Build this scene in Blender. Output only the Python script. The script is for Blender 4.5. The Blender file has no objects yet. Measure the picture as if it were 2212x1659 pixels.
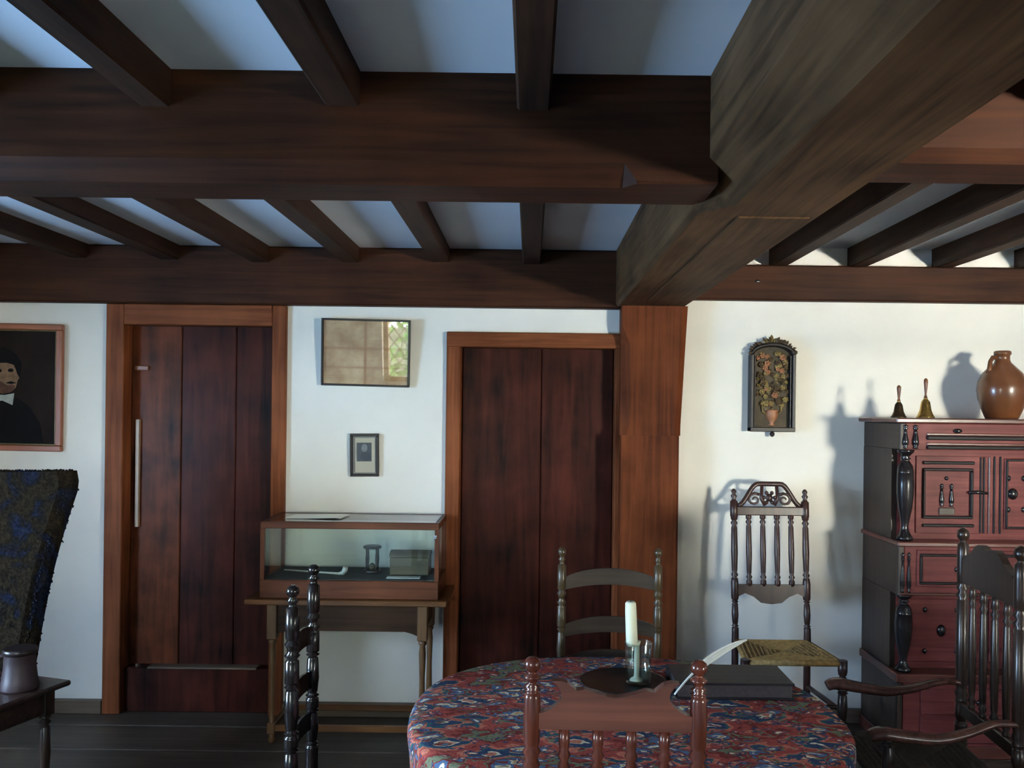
import bpy, bmesh, math, random
from mathutils import Vector, Matrix
random.seed(7)
PI = math.pi
SC = bpy.context.scene
C = SC.collection

# ------------------------------------------------------------------ camera
EYE = 1.55
F = 1900.0                      # focal length in pixels of the 2212 px wide frame
VPX, VPY = 1145.0, 886.0        # where the room's depth lines meet
ROLL = math.radians(0.7)
cam_d = bpy.data.cameras.new('camera')
cam = bpy.data.objects.new('camera', cam_d); C.objects.link(cam)
cam_d.sensor_fit = 'HORIZONTAL'; cam_d.sensor_width = 36.0
cam_d.lens = 36.0 * F / 2212.0
cam_d.shift_x = (1106.0 - VPX) / 2212.0
cam_d.shift_y = (VPY - 829.5) / 2212.0
cam_d.clip_start = 0.05
cam.location = (0, 0, EYE)
cam.rotation_euler = (Matrix.Rotation(PI/2, 3, 'X') @ Matrix.Rotation(ROLL, 3, 'Z')).to_euler()
SC.camera = cam

# ------------------------------------------------------------------ daylight and exposure
SC.view_settings.view_transform = 'Standard'
SC.view_settings.look = 'None'
SC.view_settings.gamma = 1.0
SC.view_settings.use_curve_mapping = False
SC.view_settings.exposure = 1.12
SC.cycles.max_bounces = 5; SC.cycles.diffuse_bounces = 3; SC.cycles.glossy_bounces = 3
SC.cycles.transparent_max_bounces = 16; SC.cycles.caustics_reflective = False; SC.cycles.caustics_refractive = False
SC.cycles.adaptive_threshold = 0.04
world = bpy.data.worlds.new('overcast_sky'); SC.world = world
world.use_nodes = True
bg = world.node_tree.nodes['Background']
bg.inputs['Color'].default_value = (0.93, 0.98, 0.98, 1)
bg.inputs['Strength'].default_value = 14.0

def area_lamp(name, loc, rot, w, h, power, col, portal=False):
    l = bpy.data.lights.new(name, 'AREA'); l.shape = 'RECTANGLE'
    l.size = w; l.size_y = h; l.energy = power; l.color = col
    if portal: l.cycles.is_portal = True
    o = bpy.data.objects.new(name, l); C.objects.link(o)
    o.location = loc; o.rotation_euler = rot
    return o
RX, LX, RY = 4.4, -3.4, -0.6     # inner faces of the side walls and of the wall behind the camera
WB = (3.10, 3.75, 1.02, 1.92)    # right-hand window in the rear wall: X range, Z range
WA = (-1.60, -0.70, 1.02, 1.92)  # left-hand window in the rear wall: X range, Z range
WC = (1.10, 2.20, 0.72, 1.75)    # window in the left wall: Y range, Z range
# the bright strip of open daylight between the lawn and the tree canopy, seen level through the right-hand window
area_lamp('daylight_garden', (9.0, RY-8.0, 1.42), (PI/2, 0, math.radians(28)), 9.5, 1.1, 7500, (1.0, 0.95, 0.80))
# unseen lamp added low outside it, throwing light up under the beams
area_lamp('underbeam_fill', (6.6, RY-6.5, -0.36), (PI, 0, 0), 9.0, 5.0, 62000, (1.0, 0.96, 0.88))
area_lamp('daylight_left', (LX-0.22, (WC[0]+WC[1])/2, (WC[2]+WC[3])/2), (0, -PI/2, 0), 1.1, 1.1, 140, (0.31, 0.58, 1.0))
area_lamp('daylight_rear', ((WA[0]+WA[1])/2, RY-0.2, (WA[2]+WA[3])/2), (PI/2, 0, 0), 0.9, 0.9, 1, (1, 1, 1), portal=True)

# ------------------------------------------------------------------ helpers
def at(px, py, d):
    """photo pixel + distance from the camera plane -> point in the room"""
    u, v = px - VPX, VPY - py
    c, s = math.cos(ROLL), math.sin(ROLL)
    return Vector(((u*c - v*s)*d/F, d, EYE + (u*s + v*c)*d/F))
def wx(px, d=4.44, py=1000): return at(px, py, d).x
def wz(py, d=4.44, px=1145): return at(px, py, d).z

def link(name, me, mat, parent=None):
    o = bpy.data.objects.new(name, me); C.objects.link(o)
    if mat is not None: me.materials.append(mat)
    if parent is not None: o.parent = parent
    return o
def tag(o, label, cat, group=None):
    o['label'] = label; o['category'] = cat
    if group: o['group'] = group
    return o
def empty(name, loc=(0,0,0), rz=0.0):
    o = bpy.data.objects.new(name, None); C.objects.link(o)
    o.location = loc; o.rotation_euler = (0,0,rz); o.empty_display_size = 0.1
    return o
def thing(name, label, cat, loc=(0,0,0), rz=0.0, group=None):
    return tag(empty(name, loc, rz), label, cat, group)
def structure(o):
    o['kind'] = 'structure'; return o

class MB:
    """collects shapes into one mesh"""
    def __init__(s): s.bm = bmesh.new()
    def box(s, x, y, z, bevel=0.0, M=None):
        vs = [s.bm.verts.new((a,b,c)) for a in x for b in y for c in z]
        idx = [(0,1,3,2),(4,6,7,5),(0,4,5,1),(2,3,7,6),(0,2,6,4),(1,5,7,3)]
        fs = [s.bm.faces.new([vs[i] for i in f]) for f in idx]
        if bevel > 0:
            es = list({e for f in fs for e in f.edges})
            r = bmesh.ops.bevel(s.bm, geom=es, offset=bevel, segments=1, affect='EDGES', profile=0.5)
            vs = list({v for f in r['faces'] for v in f.verts} | {v for v in vs if v.is_valid})
        if M is not None: bmesh.ops.transform(s.bm, matrix=M, verts=vs)
        return s
    def lathe(s, prof, base=(0,0,0), direction=(0,0,1), n=16, sx=1.0, half=None):
        """prof: list of (radius, height)"""
        d = Vector(direction).normalized()
        q = Vector((0,0,1)).rotation_difference(d).to_matrix()
        base = Vector(base); rings = []
        for r, h in prof:
            ring = []
            for i in range(n):
                a = 2*PI*i/n
                ring.append(s.bm.verts.new(base + q @ Vector((r*sx*math.cos(a), r*math.sin(a), h))))
            rings.append(ring)
        for a, b in zip(rings[:-1], rings[1:]):
            for i in range(n):
                f = s.bm.faces.new((a[i], a[(i+1)%n], b[(i+1)%n], b[i])); f.smooth = True
        s.bm.faces.new(list(reversed(rings[0]))); s.bm.faces.new(rings[-1])
        return s
    def tube(s, pts, rad, n=8, flat=1.0):
        pts = [Vector(p) for p in pts]
        rad = rad if isinstance(rad, (list, tuple)) else [rad]*len(pts)
        rings = []; up = None
        for i, p in enumerate(pts):
            t = (pts[min(i+1, len(pts)-1)] - pts[max(i-1, 0)]).normalized()
            if up is None:
                up = Vector((0,0,1)) if abs(t.z) < 0.9 else Vector((1,0,0))
            b = t.cross(up).normalized(); nrm = b.cross(t).normalized(); up = nrm
            rings.append([s.bm.verts.new(p + rad[i]*(math.cos(2*PI*k/n)*b + flat*math.sin(2*PI*k/n)*nrm)) for k in range(n)])
        for a, b in zip(rings[:-1], rings[1:]):
            for k in range(n):
                f = s.bm.faces.new((a[k], a[(k+1)%n], b[(k+1)%n], b[k])); f.smooth = True
        s.bm.faces.new(list(reversed(rings[0]))); s.bm.faces.new(rings[-1])
        return s
    def prism(s, outline, t0, t1, M=None, plane='XZ'):
        """outline: 2D polygon in the plane, extruded from t0 to t1 along the normal axis"""
        def P(a, b, t):
            return {'XZ': (a, t, b), 'YZ': (t, a, b), 'XY': (a, b, t)}[plane]
        A = [s.bm.verts.new(P(a, b, t0)) for a, b in outline]
        B = [s.bm.verts.new(P(a, b, t1)) for a, b in outline]
        n = len(outline)
        s.bm.faces.new(A); s.bm.faces.new(list(reversed(B)))
        for i in range(n):
            s.bm.faces.new((A[(i+1)%n], A[i], B[i], B[(i+1)%n]))
        if M is not None: bmesh.ops.transform(s.bm, matrix=M, verts=A+B)
        return s
    def loft(s, sections, smooth=False, cap=True):
        rings = [[s.bm.verts.new(p) for p in sec] for sec in sections]
        n = len(rings[0])
        for a, b in zip(rings[:-1], rings[1:]):
            for k in range(n):
                f = s.bm.faces.new((a[k], a[(k+1)%n], b[(k+1)%n], b[k])); f.smooth = smooth
        if cap:
            s.bm.faces.new(list(reversed(rings[0]))); s.bm.faces.new(rings[-1])
        return s
    def ball(s, c, r, sub=2, scale=(1,1,1)):
        M = Matrix.Translation(c) @ Matrix.Diagonal((*scale, 1))
        res = bmesh.ops.create_icosphere(s.bm, subdivisions=sub, radius=r, matrix=M)
        for v in res['verts']:
            for f in v.link_faces: f.smooth = True
        return s
    def mesh(s, name):
        bmesh.ops.recalc_face_normals(s.bm, faces=s.bm.faces[:])
        me = bpy.data.meshes.new(name); s.bm.to_mesh(me); s.bm.free(); return me
    def build(s, name, mat, parent=None):
        return link(name, s.mesh(name), mat, parent)

def box(name, x, y, z, mat, parent=None, bevel=0.0, M=None):
    return MB().box(x, y, z, bevel, M).build(name, mat, parent)

def spline(pts, rad, m=5):
    P = [Vector(p) for p in pts]; out = []; ro = []
    for i in range(len(P)-1):
        p0, p1, p2, p3 = P[max(i-1, 0)], P[i], P[i+1], P[min(i+2, len(P)-1)]
        for k in range(m):
            t = k/m
            out.append(0.5*((2*p1) + (p2-p0)*t + (2*p0-5*p1+4*p2-p3)*t*t + (3*p1-p0-3*p2+p3)*t**3)); ro.append(rad[i]*(1-t)+rad[i+1]*t)
    out.append(P[-1]); ro.append(rad[-1])
    return out, ro

# ------------------------------------------------------------------ materials
def new_mat(name):
    m = bpy.data.materials.new(name); m.use_nodes = True
    nt = m.node_tree; p = nt.nodes['Principled BSDF']
    return m, nt, p
def N(nt, t, **kw):
    n = nt.nodes.new(t)
    for k, v in kw.items(): setattr(n, k, v)
    return n
def ramp(nt, stops, interp='LINEAR'):
    r = N(nt, 'ShaderNodeValToRGB'); r.color_ramp.interpolation = interp
    e = r.color_ramp.elements
    while len(e) < len(stops): e.new(0.5)
    for el, (pos, col) in zip(e, stops):
        el.position = pos; el.color = (*col, 1)
    return r
def srgb(r, g, b):
    f = lambda c: c/12.92/255 if c <= 10 else ((c/255+0.055)/1.055)**2.4
    return (f(r), f(g), f(b))
def wood(name, dark, light, axis='Z', rough=0.45, grain=26.0, mottle=2.5, spec=0.5, coat=0.0, bump=0.25):
    """grain streaks along an axis of the object's own space, with broad mottling"""
    m, nt, p = new_mat(name)
    tc = N(nt, 'ShaderNodeTexCoord'); mp = N(nt, 'ShaderNodeMapping')
    sc = {'X': (1.2, grain, grain), 'Y': (grain, 1.2, grain), 'Z': (grain, grain, 1.2)}[axis]
    mp.inputs['Scale'].default_value = sc
    nt.links.new(tc.outputs['Object'], mp.inputs['Vector'])
    n1 = N(nt, 'ShaderNodeTexNoise'); n1.inputs['Scale'].default_value = 1.6; n1.inputs['Detail'].default_value = 6; n1.inputs['Distortion'].default_value = 0.6
    nt.links.new(mp.outputs['Vector'], n1.inputs['Vector'])
    n2 = N(nt, 'ShaderNodeTexNoise'); n2.inputs['Scale'].default_value = mottle; n2.inputs['Detail'].default_value = 3
    nt.links.new(tc.outputs['Object'], n2.inputs['Vector'])
    mx = N(nt, 'ShaderNodeMath', operation='MULTIPLY_ADD'); mx.inputs[1].default_value = 0.55; 
    m2 = N(nt, 'ShaderNodeMath', operation='MULTIPLY'); m2.inputs[1].default_value = 0.55
    nt.links.new(n2.outputs['Fac'], m2.inputs[0])
    nt.links.new(n1.outputs['Fac'], mx.inputs[0]); nt.links.new(m2.outputs[0], mx.inputs[2])
    r = ramp(nt, [(0.36, dark), (0.74, light)])
    nt.links.new(mx.outputs[0], r.inputs['Fac'])
    nt.links.new(r.outputs['Color'], p.inputs['Base Color'])
    p.inputs['Roughness'].default_value = rough
    p.inputs['Specular IOR Level'].default_value = spec
    p.inputs['Coat Weight'].default_value = coat; p.inputs['Coat Roughness'].default_value = 0.18
    if bump:
        b = N(nt, 'ShaderNodeBump'); b.inputs['Strength'].default_value = bump; b.inputs['Distance'].default_value = 0.004
        nt.links.new(n1.outputs['Fac'], b.inputs['Height']); nt.links.new(b.outputs['Normal'], p.inputs['Normal'])
    return m
def plain(name, col, rough=0.5, metal=0.0, spec=0.5, var=0.0, scale=12.0, bump=0.0, coat=0.0):
    m, nt, p = new_mat(name)
    tc = N(nt, 'ShaderNodeTexCoord')
    n1 = N(nt, 'ShaderNodeTexNoise'); n1.inputs['Scale'].default_value = scale; n1.inputs['Detail'].default_value = 4
    nt.links.new(tc.outputs['Object'], n1.inputs['Vector'])
    lo = tuple(c*(1-var) for c in col); hi = tuple(min(1, c*(1+var)) for c in col)
    r = ramp(nt, [(0.3, lo), (0.7, hi)])
    nt.links.new(n1.outputs['Fac'], r.inputs['Fac']); nt.links.new(r.outputs['Color'], p.inputs['Base Color'])
    p.inputs['Roughness'].default_value = rough; p.inputs['Metallic'].default_value = metal
    p.inputs['Specular IOR Level'].default_value = spec; p.inputs['Coat Weight'].default_value = coat
    if bump:
        b = N(nt, 'ShaderNodeBump'); b.inputs['Strength'].default_value = bump; b.inputs['Distance'].default_value = 0.01
        nt.links.new(n1.outputs['Fac'], b.inputs['Height']); nt.links.new(b.outputs['Normal'], p.inputs['Normal'])
    return m
def glass(name, tint=(0.975, 1, 0.985), ior=1.5):
    m = bpy.data.materials.new(name); m.use_nodes = True; nt = m.node_tree; nt.nodes.clear()
    out = N(nt, 'ShaderNodeOutputMaterial'); mix = N(nt, 'ShaderNodeMixShader')
    tr = N(nt, 'ShaderNodeBsdfTransparent'); tr.inputs['Color'].default_value = (*tint, 1)
    gl = N(nt, 'ShaderNodeBsdfGlossy'); gl.inputs['Roughness'].default_value = 0.02
    # Schlick reflectance, the same from both sides of the sheet
    ge = N(nt, 'ShaderNodeNewGeometry'); dp = N(nt, 'ShaderNodeVectorMath', operation='DOT_PRODUCT')
    nt.links.new(ge.outputs['Normal'], dp.inputs[0]); nt.links.new(ge.outputs['Incoming'], dp.inputs[1])
    ab = N(nt, 'ShaderNodeMath', operation='ABSOLUTE'); nt.links.new(dp.outputs['Value'], ab.inputs[0])
    om = N(nt, 'ShaderNodeMath', operation='SUBTRACT'); om.inputs[0].default_value = 1.0; nt.links.new(ab.outputs[0], om.inputs[1])
    pw = N(nt, 'ShaderNodeMath', operation='POWER'); pw.inputs[1].default_value = 5.0; nt.links.new(om.outputs[0], pw.inputs[0])
    f0 = ((ior-1)/(ior+1))**2
    fr = N(nt, 'ShaderNodeMath', operation='MULTIPLY_ADD'); fr.inputs[1].default_value = 1-f0; fr.inputs[2].default_value = f0; nt.links.new(pw.outputs[0], fr.inputs[0])
    nt.links.new(fr.outputs[0], mix.inputs[0]); nt.links.new(tr.outputs[0], mix.inputs[1]); nt.links.new(gl.outputs[0], mix.inputs[2])
    nt.links.new(mix.outputs[0], out.inputs['Surface'])
    return m

M_plaster = plain('whitewashed_plaster', (0.82, 0.80, 0.74), rough=0.9, spec=0.1, var=0.04, scale=3.0, bump=0.15)
M_ceil = plain('ceiling_plaster', (0.79, 0.85, 0.93), rough=0.95, spec=0.1, var=0.04, scale=2.0, bump=0.1)  # bluish cast of the daylight is put into this plaster colour
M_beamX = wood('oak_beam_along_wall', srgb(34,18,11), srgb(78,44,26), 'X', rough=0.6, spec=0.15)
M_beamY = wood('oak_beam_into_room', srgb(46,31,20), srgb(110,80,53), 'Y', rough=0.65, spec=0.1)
M_joist = wood('dark_joist', srgb(32,20,14), srgb(74,48,32), 'Y', rough=0.6, spec=0.2)
M_frame = wood('russet_door_frame', srgb(86,42,22), srgb(152,88,54), 'Z', rough=0.5, spec=0.12)
M_frameX = wood('russet_lintel', srgb(86,42,22), srgb(152,88,54), 'X', rough=0.5, spec=0.12)
M_post = wood('russet_post', srgb(70,31,16), srgb(122,64,35), 'Z', rough=0.55, mottle=4, spec=0.1)
M_door = wood('dark_red_door', srgb(15,6,5), srgb(80,36,27), 'Z', rough=0.38, mottle=5, grain=14, spec=0.13)
M_doorsheen = wood('sheen_door_plank', srgb(16,7,5), srgb(112,58,34), 'Z', rough=0.38, mottle=6, grain=12, spec=0.13)  # lighter ramp paints a warm reflection into the first door plank
M_floor = wood('worn_floor', srgb(46,38,32), srgb(88,77,66), 'X', rough=0.55)
M_base = wood('grey_baseboard', srgb(70,58,46), srgb(116,98,80), 'X', rough=0.5)
M_black = wood('black_turned_wood', srgb(14,11,11), srgb(34,25,22), 'Z', rough=0.2, coat=0.3, bump=0)
M_brownblk = wood('black_brown_wood', srgb(22,16,13), srgb(58,42,34), 'Z', rough=0.28, bump=0)
M_red = wood('red_brown_turned_wood', srgb(58,26,20), srgb(120,62,46), 'Z', rough=0.2, coat=0.3, bump=0)
M_redX = wood('red_brown_rail', srgb(70,38,32), srgb(128,78,64), 'X', rough=0.35, bump=0.1)
M_arm = wood('armchair_wood', srgb(52,30,26), srgb(104,66,56), 'X', rough=0.25, bump=0)
M_ban = wood('back_chair_wood', srgb(34,20,18), srgb(76,48,42), 'Z', rough=0.35, bump=0)
M_tav = wood('honey_brown_table', srgb(72,42,20), srgb(128,82,42), 'X', rough=0.4)
M_tavZ = wood('honey_brown_leg', srgb(76,52,30), srgb(136,98,62), 'Z', rough=0.45)
M_case = wood('case_mahogany', srgb(66,34,20), srgb(118,66,40), 'X', rough=0.4, spec=0.3)
M_cup = wood('mauve_red_cupboard', srgb(84,37,38), srgb(132,70,68), 'X', rough=0.45, mottle=4, bump=0.1, spec=0.14)
M_cupside = wood('cupboard_shaded_side', srgb(34,24,20), srgb(64,48,38), 'Z', rough=0.5)  # most of the side's shade is put into this darker colour
M_cuptop = wood('cupboard_top_red', srgb(64,30,26), srgb(112,60,50), 'X', rough=0.3)
M_ebon = plain('ebonised_moulding', srgb(30,26,28), rough=0.22, var=0.3, coat=0.2)
M_mould = plain('dull_black_moulding', srgb(26,22,24), rough=0.5, var=0.3, spec=0.2)
M_rush = plain('woven_rush', srgb(154,124,74), rough=0.8, var=0.35, scale=60, bump=0.4)
M_brass = plain('brass', srgb(196,160,92), rough=0.25, metal=1.0, var=0.1)
M_bronze = plain('dull_bronze', srgb(92,76,60), rough=0.32, metal=1.0, var=0.2)
M_bellh = plain('turned_bell_handle', srgb(112,64,36), rough=0.3, var=0.3)
M_jug = plain('salt_glazed_brown', srgb(106,64,38), rough=0.28, var=0.28, scale=9, coat=0.3)
M_candle = plain('ivory_candle', srgb(232,234,208), rough=0.5, var=0.03)
M_wax = plain('dripped_wax', srgb(214,220,204), rough=0.5, var=0.06)
M_iron = plain('dark_pewter', srgb(34,36,36), rough=0.3, metal=0.6, var=0.3)
M_quill = plain('white_quill', srgb(226,232,232), rough=0.7, var=0.05, scale=40)
M_book = wood('dark_slate_leather', srgb(26,23,28), srgb(46,40,46), 'X', rough=0.55, spec=0.3)
M_page = plain('page_edges', srgb(60,52,54), rough=0.8, var=0.2, scale=90)
M_frameblk = plain('thin_black_frame', srgb(34,24,24), rough=0.3, var=0.2)
M_pframe = wood('orange_brown_frame', srgb(120,62,36), srgb(170,98,62), 'Z', rough=0.35)
M_gilt = plain('dull_gilt_slip', srgb(96,82,52), rough=0.4, metal=0.5, var=0.3)
M_lead = plain('lead_came', srgb(70,72,74), rough=0.5, metal=0.5)
M_glass = glass('window_glass')
M_caseglass = glass('case_glass')
M_picglass = glass('picture_glass', tint=(1, 1, 1), ior=1.55)
M_tumbler = glass('thick_tumbler_glass', tint=(0.93, 0.97, 0.95), ior=2.3)
M_cloth = plain('case_dark_lining', srgb(48,50,46), rough=0.9, var=0.3, scale=20)
M_olive = wood('olive_box', srgb(58,54,40), srgb(96,88,66), 'X', rough=0.6)
M_clay = plain('white_clay', srgb(190,192,184), rough=0.6, var=0.05)
M_card = plain('white_card', srgb(206,214,208), rough=0.7, var=0.04)
M_strip = plain('pale_strip', srgb(168,146,122), rough=0.35, var=0.1)  # thin pale strip near the left edge of the first door
M_hedge = plain('hedge_leaf', srgb(120,170,96), rough=0.6, var=0.4, scale=6)
M_lawn = plain('lawn', srgb(84,92,72), rough=0.9, var=0.3, scale=4)

# ------------------------------------------------------------------ the room
YW = 4.44
def wall_cells(name, axis, c0, c1, us, zs, holes, mat):
    """wall of thickness c0..c1 along its normal, u/z grid with holes; axis is the normal"""
    mb = MB()
    U = sorted(set(us)); Z = sorted(set(zs))
    for i in range(len(U)-1):
        for j in range(len(Z)-1):
            um, zm = (U[i]+U[i+1])/2, (Z[j]+Z[j+1])/2
            if any(h[0] < um < h[1] and h[2] < zm < h[3] for h in holes): continue
            if axis == 'Y': mb.box((U[i], U[i+1]), (c0, c1), (Z[j], Z[j+1]))
            else: mb.box((c0, c1), (U[i], U[i+1]), (Z[j], Z[j+1]))
    bmesh.ops.remove_doubles(mb.bm, verts=mb.bm.verts[:], dist=1e-5)
    return structure(mb.build(name, mat))

# door positions on the back wall
D1 = dict(x0=wx(232), x1=wx(618), i0=wx(266, 4.42), i1=wx(586, 4.42), top=wz(703, 4.42, 430), bot=wz(1436, 4.5, 430))
D2 = dict(x0=wx(963), x1=wx(1337), i0=wx(993, 4.42), i1=wx(1327, 4.42), topo=wz(719, 4.44, 1100), top=wz(751, 4.42, 1100), bot=0.07)
PLATE_Z = 2.06
hole1 = (D1['x0']+0.012, D1['x1']-0.012, -1, D1['top']+0.03)
hole2 = (D2['x0']+0.012, D2['x1']-0.008, -1, D2['topo']-0.012)
wall_back = wall_cells('wall_back', 'Y', YW, YW+0.2, [LX-0.2, hole1[0], hole1[1], hole2[0], hole2[1], RX+0.2], [-0.05, hole1[3], hole2[3], 2.5], [hole1, hole2], M_plaster)
wall_left = wall_cells('wall_left', 'X', LX-0.2, LX, [RY-0.2, WC[0], WC[1], YW], [-0.05, WC[2], WC[3], 2.5], [(WC[0], WC[1], WC[2], WC[3])], M_plaster)
wall_right = wall_cells('wall_right', 'X', RX, RX+0.2, [RY-0.2, YW], [-0.05, 2.5], [], M_plaster)
wall_rear = wall_cells('wall_rear', 'Y', RY-0.2, RY, [LX, WA[0], WA[1], WB[0], WB[1], RX], [-0.05, WA[2], WA[3], 2.5], [WA, WB], M_plaster)

floor = structure(empty('floor'))
y = RY; k = 0
while y < YW + 0.2:
    w = 0.24 + 0.1*random.random(); w = min(w, YW + 0.2 - y)
    if w < 0.03: break
    xs = [LX, -0.9 + 1.9*random.random(), RX]
    for a, b in zip(xs[:-1], xs[1:]):
        box('floor_board', (a+0.002, b-0.002), (y+0.003, y+w-0.003), (-0.03, 0.0 - 0.003*random.random()), M_floor, floor, bevel=0.004)
    y += w
box('subfloor', (LX, RX), (RY, YW+0.2), (-0.06, -0.031), M_cupside, floor)

# ceiling with its joists and beams
SX0, SX1, SZ = 0.42, 0.754, 2.07          # summer beam: left face, right face, underside
CL, CR = 2.35, 2.385                      # plaster heights left and right of it
ceiling = structure(empty('ceiling'))
box('plaster_panel', (LX, SX0+0.05), (RY, YW), (CL, CL+0.08), M_ceil, ceiling)
box('plaster_panel', (SX1-0.05, RX), (RY, YW), (CR, CR+0.06), M_ceil, ceiling)
def sec(y, ch):
    return [(SX0, y, 2.44), (SX0, y, SZ+ch), (SX0+ch*1.05, y, SZ), (SX1, y, SZ), (SX1, y, 2.44)]
MB().loft([sec(RY, 0.085), sec(2.20, 0.085), sec(2.31, 0.012), sec(YW, 0.012)]).build('summer_beam', M_beamY, ceiling)
box('beam_patch', (0.545, 0.735), (2.33, 4.1), (SZ-0.004, SZ+0.02), M_beamY, ceiling, bevel=0.003)
# cross beam left, with a stopped chamfer on its near lower edge
def csec(x, ch, z0=2.092, y0=2.09, y1=2.31, zt=2.44):
    return [(x, y0, zt), (x, y0, z0+ch), (x, y0+ch, z0), (x, y1-0.01, z0), (x, y1, z0+0.01), (x, y1, zt)]
xs_ = wx(1375, 2.1, 380)
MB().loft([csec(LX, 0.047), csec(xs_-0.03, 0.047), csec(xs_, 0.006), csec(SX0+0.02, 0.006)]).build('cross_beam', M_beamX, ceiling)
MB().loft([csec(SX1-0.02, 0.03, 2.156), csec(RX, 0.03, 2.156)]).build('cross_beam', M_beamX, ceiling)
for i, xc in enumerate([0.0, -0.455, -0.90, -1.35, -1.80, -2.25, -2.70, -3.15]):
    w = 0.040 + 0.003*math.sin(i*2.1)
    zb = 2.262 + 0.006*math.sin(i*1.7)
    box('joist', (xc-w, xc+w), (RY, 2.10), (zb, CL+0.01), M_joist, ceiling, bevel=0.006)
    box('joist', (xc-w-0.006, xc+w+0.004), (2.30, 4.40), (zb+0.012, CL+0.01), M_joist, ceiling, bevel=0.006)
for i, xc in enumerate([1.235, 1.63, 2.055, 2.47, 2.88, 3.3, 3.72, 4.13]):
    box('joist', (xc-0.04, xc+0.04), (2.30, 4.44), (2.284, CR+0.01), M_joist, ceiling, bevel=0.006)
    box('joist', (xc-0.04, xc+0.04), (RY, 2.10), (2.284, CR+0.01), M_joist, ceiling, bevel=0.006)

# beams on the back wall and the post between the doors and the chair
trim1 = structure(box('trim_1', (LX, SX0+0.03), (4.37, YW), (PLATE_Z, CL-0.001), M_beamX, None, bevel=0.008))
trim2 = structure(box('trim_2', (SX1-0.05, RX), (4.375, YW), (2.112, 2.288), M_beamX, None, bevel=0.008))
kp = at(1636, 607, 4.375)
MB().ball((kp.x, 4.3765, kp.z), 0.012, 2, (1.5, 0.2, 0.75)).build('knot', M_ebon, trim2)
trim3 = structure(empty('trim_3'))
px0, px1 = wx(1341, 4.31), wx(1467, 4.31)
MB().loft([[(px0, YW, z), (px0, 4.31, z), (px1-0.012, 4.31, z), (px1, 4.322, z), (px1, YW, z)] for z in (0.0, wz(941, 4.31, 1400))]).build('post_foot', M_post, trim3)
def psec(z, ch, dy):
    a, b = px0-0.002, px1+0.01+0.03*max(0, (z-1.5)/0.57)
    return [(a, YW, z), (a, 4.325+dy+ch, z), (a+ch, 4.325+dy, z), (b-0.03, 4.325+dy, z), (b, 4.345+dy, z), (b, YW, z)]
zj = wz(941, 4.31, 1400)
MB().loft([psec(zj, 0.030, 0), psec(zj+0.05, 0.042, 0), psec(1.88, 0.042, 0), psec(1.97, 0.004, 0), psec(SZ+0.002, 0.004, 0)]).build('post_head', M_post, trim3)

# doors
def door(name, D, planks, frame_top, lintel_top):
    d = structure(empty(name))
    yb = 4.50
    for k, (a, b) in enumerate(planks):
        MB().box((a+0.0015, b-0.0015), (yb+0.004*random.random(), yb+0.035), (D['bot'], D['top']+0.02), 0.004).build('plank', M_doorsheen if (k == 0 and name == 'door_1') else M_door, d)
    box('jamb', (D['x0'], D['i0']), (4.408, 4.60), (0.0, frame_top), M_frame, d, bevel=0.004)
    box('jamb', (D['i1'], D['x1']), (4.408, 4.60), (0.0, frame_top), M_frame, d, bevel=0.004)
    box('lintel', (D['i0']+0.001, D['i1']-0.001) if lintel_top is None else (D['x0'], D['x1']), (4.404, 4.60), (D['top'], lintel_top or frame_top), M_frameX, d, bevel=0.004)
    box('backing', (D['i0'], D['i1']), (4.60, 4.62), (0.0, D['top']+0.05), M_cupside, d)
    return d
x = [wx(p, 4.5) for p in (264, 390, 508, 592)]
x[0], x[-1] = D1['i0']+0.001, D1['i1']-0.001
door1 = door('door_1', D1, list(zip(x[:-1], x[1:])), PLATE_Z-0.001, None)
box('sill_board', (D1['i0']+0.001, D1['i1']-0.001), (4.452, 4.56), (0.0, D1['bot']-0.004), M_door, door1, bevel=0.004)
box('threshold', (wx(325,4.45), wx(560,4.45)), (4.44, 4.52), (D1['bot']-0.006, D1['bot']+0.004), M_base, door1, bevel=0.002)
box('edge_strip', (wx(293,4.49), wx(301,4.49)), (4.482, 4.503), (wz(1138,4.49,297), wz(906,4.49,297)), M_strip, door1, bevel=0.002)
for zc in (wz(795, 4.49, 300), ):
    box('hinge', (wx(289,4.49), wx(318,4.49)), (4.487, 4.502), (zc-0.012, zc+0.012), M_bellh, door1, bevel=0.003)
D2['top'] = D2['top']
x = [D2['i0']+0.001, wx(1168, 4.5), D2['i1']-0.001]
door2 = door('door_2', D2, list(zip(x[:-1], x[1:])), D2['topo']-0.001, D2['topo'])
# skirting under the white bays
base = structure(empty('baseboard_back'))
for a, b in ((LX, D1['x0']), (D1['x1'], D2['x0']), (px1, RX)):
    box('board', (a+0.001, b-0.001), (4.405, YW), (0.0, 0.068), M_base, base, bevel=0.004)

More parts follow.
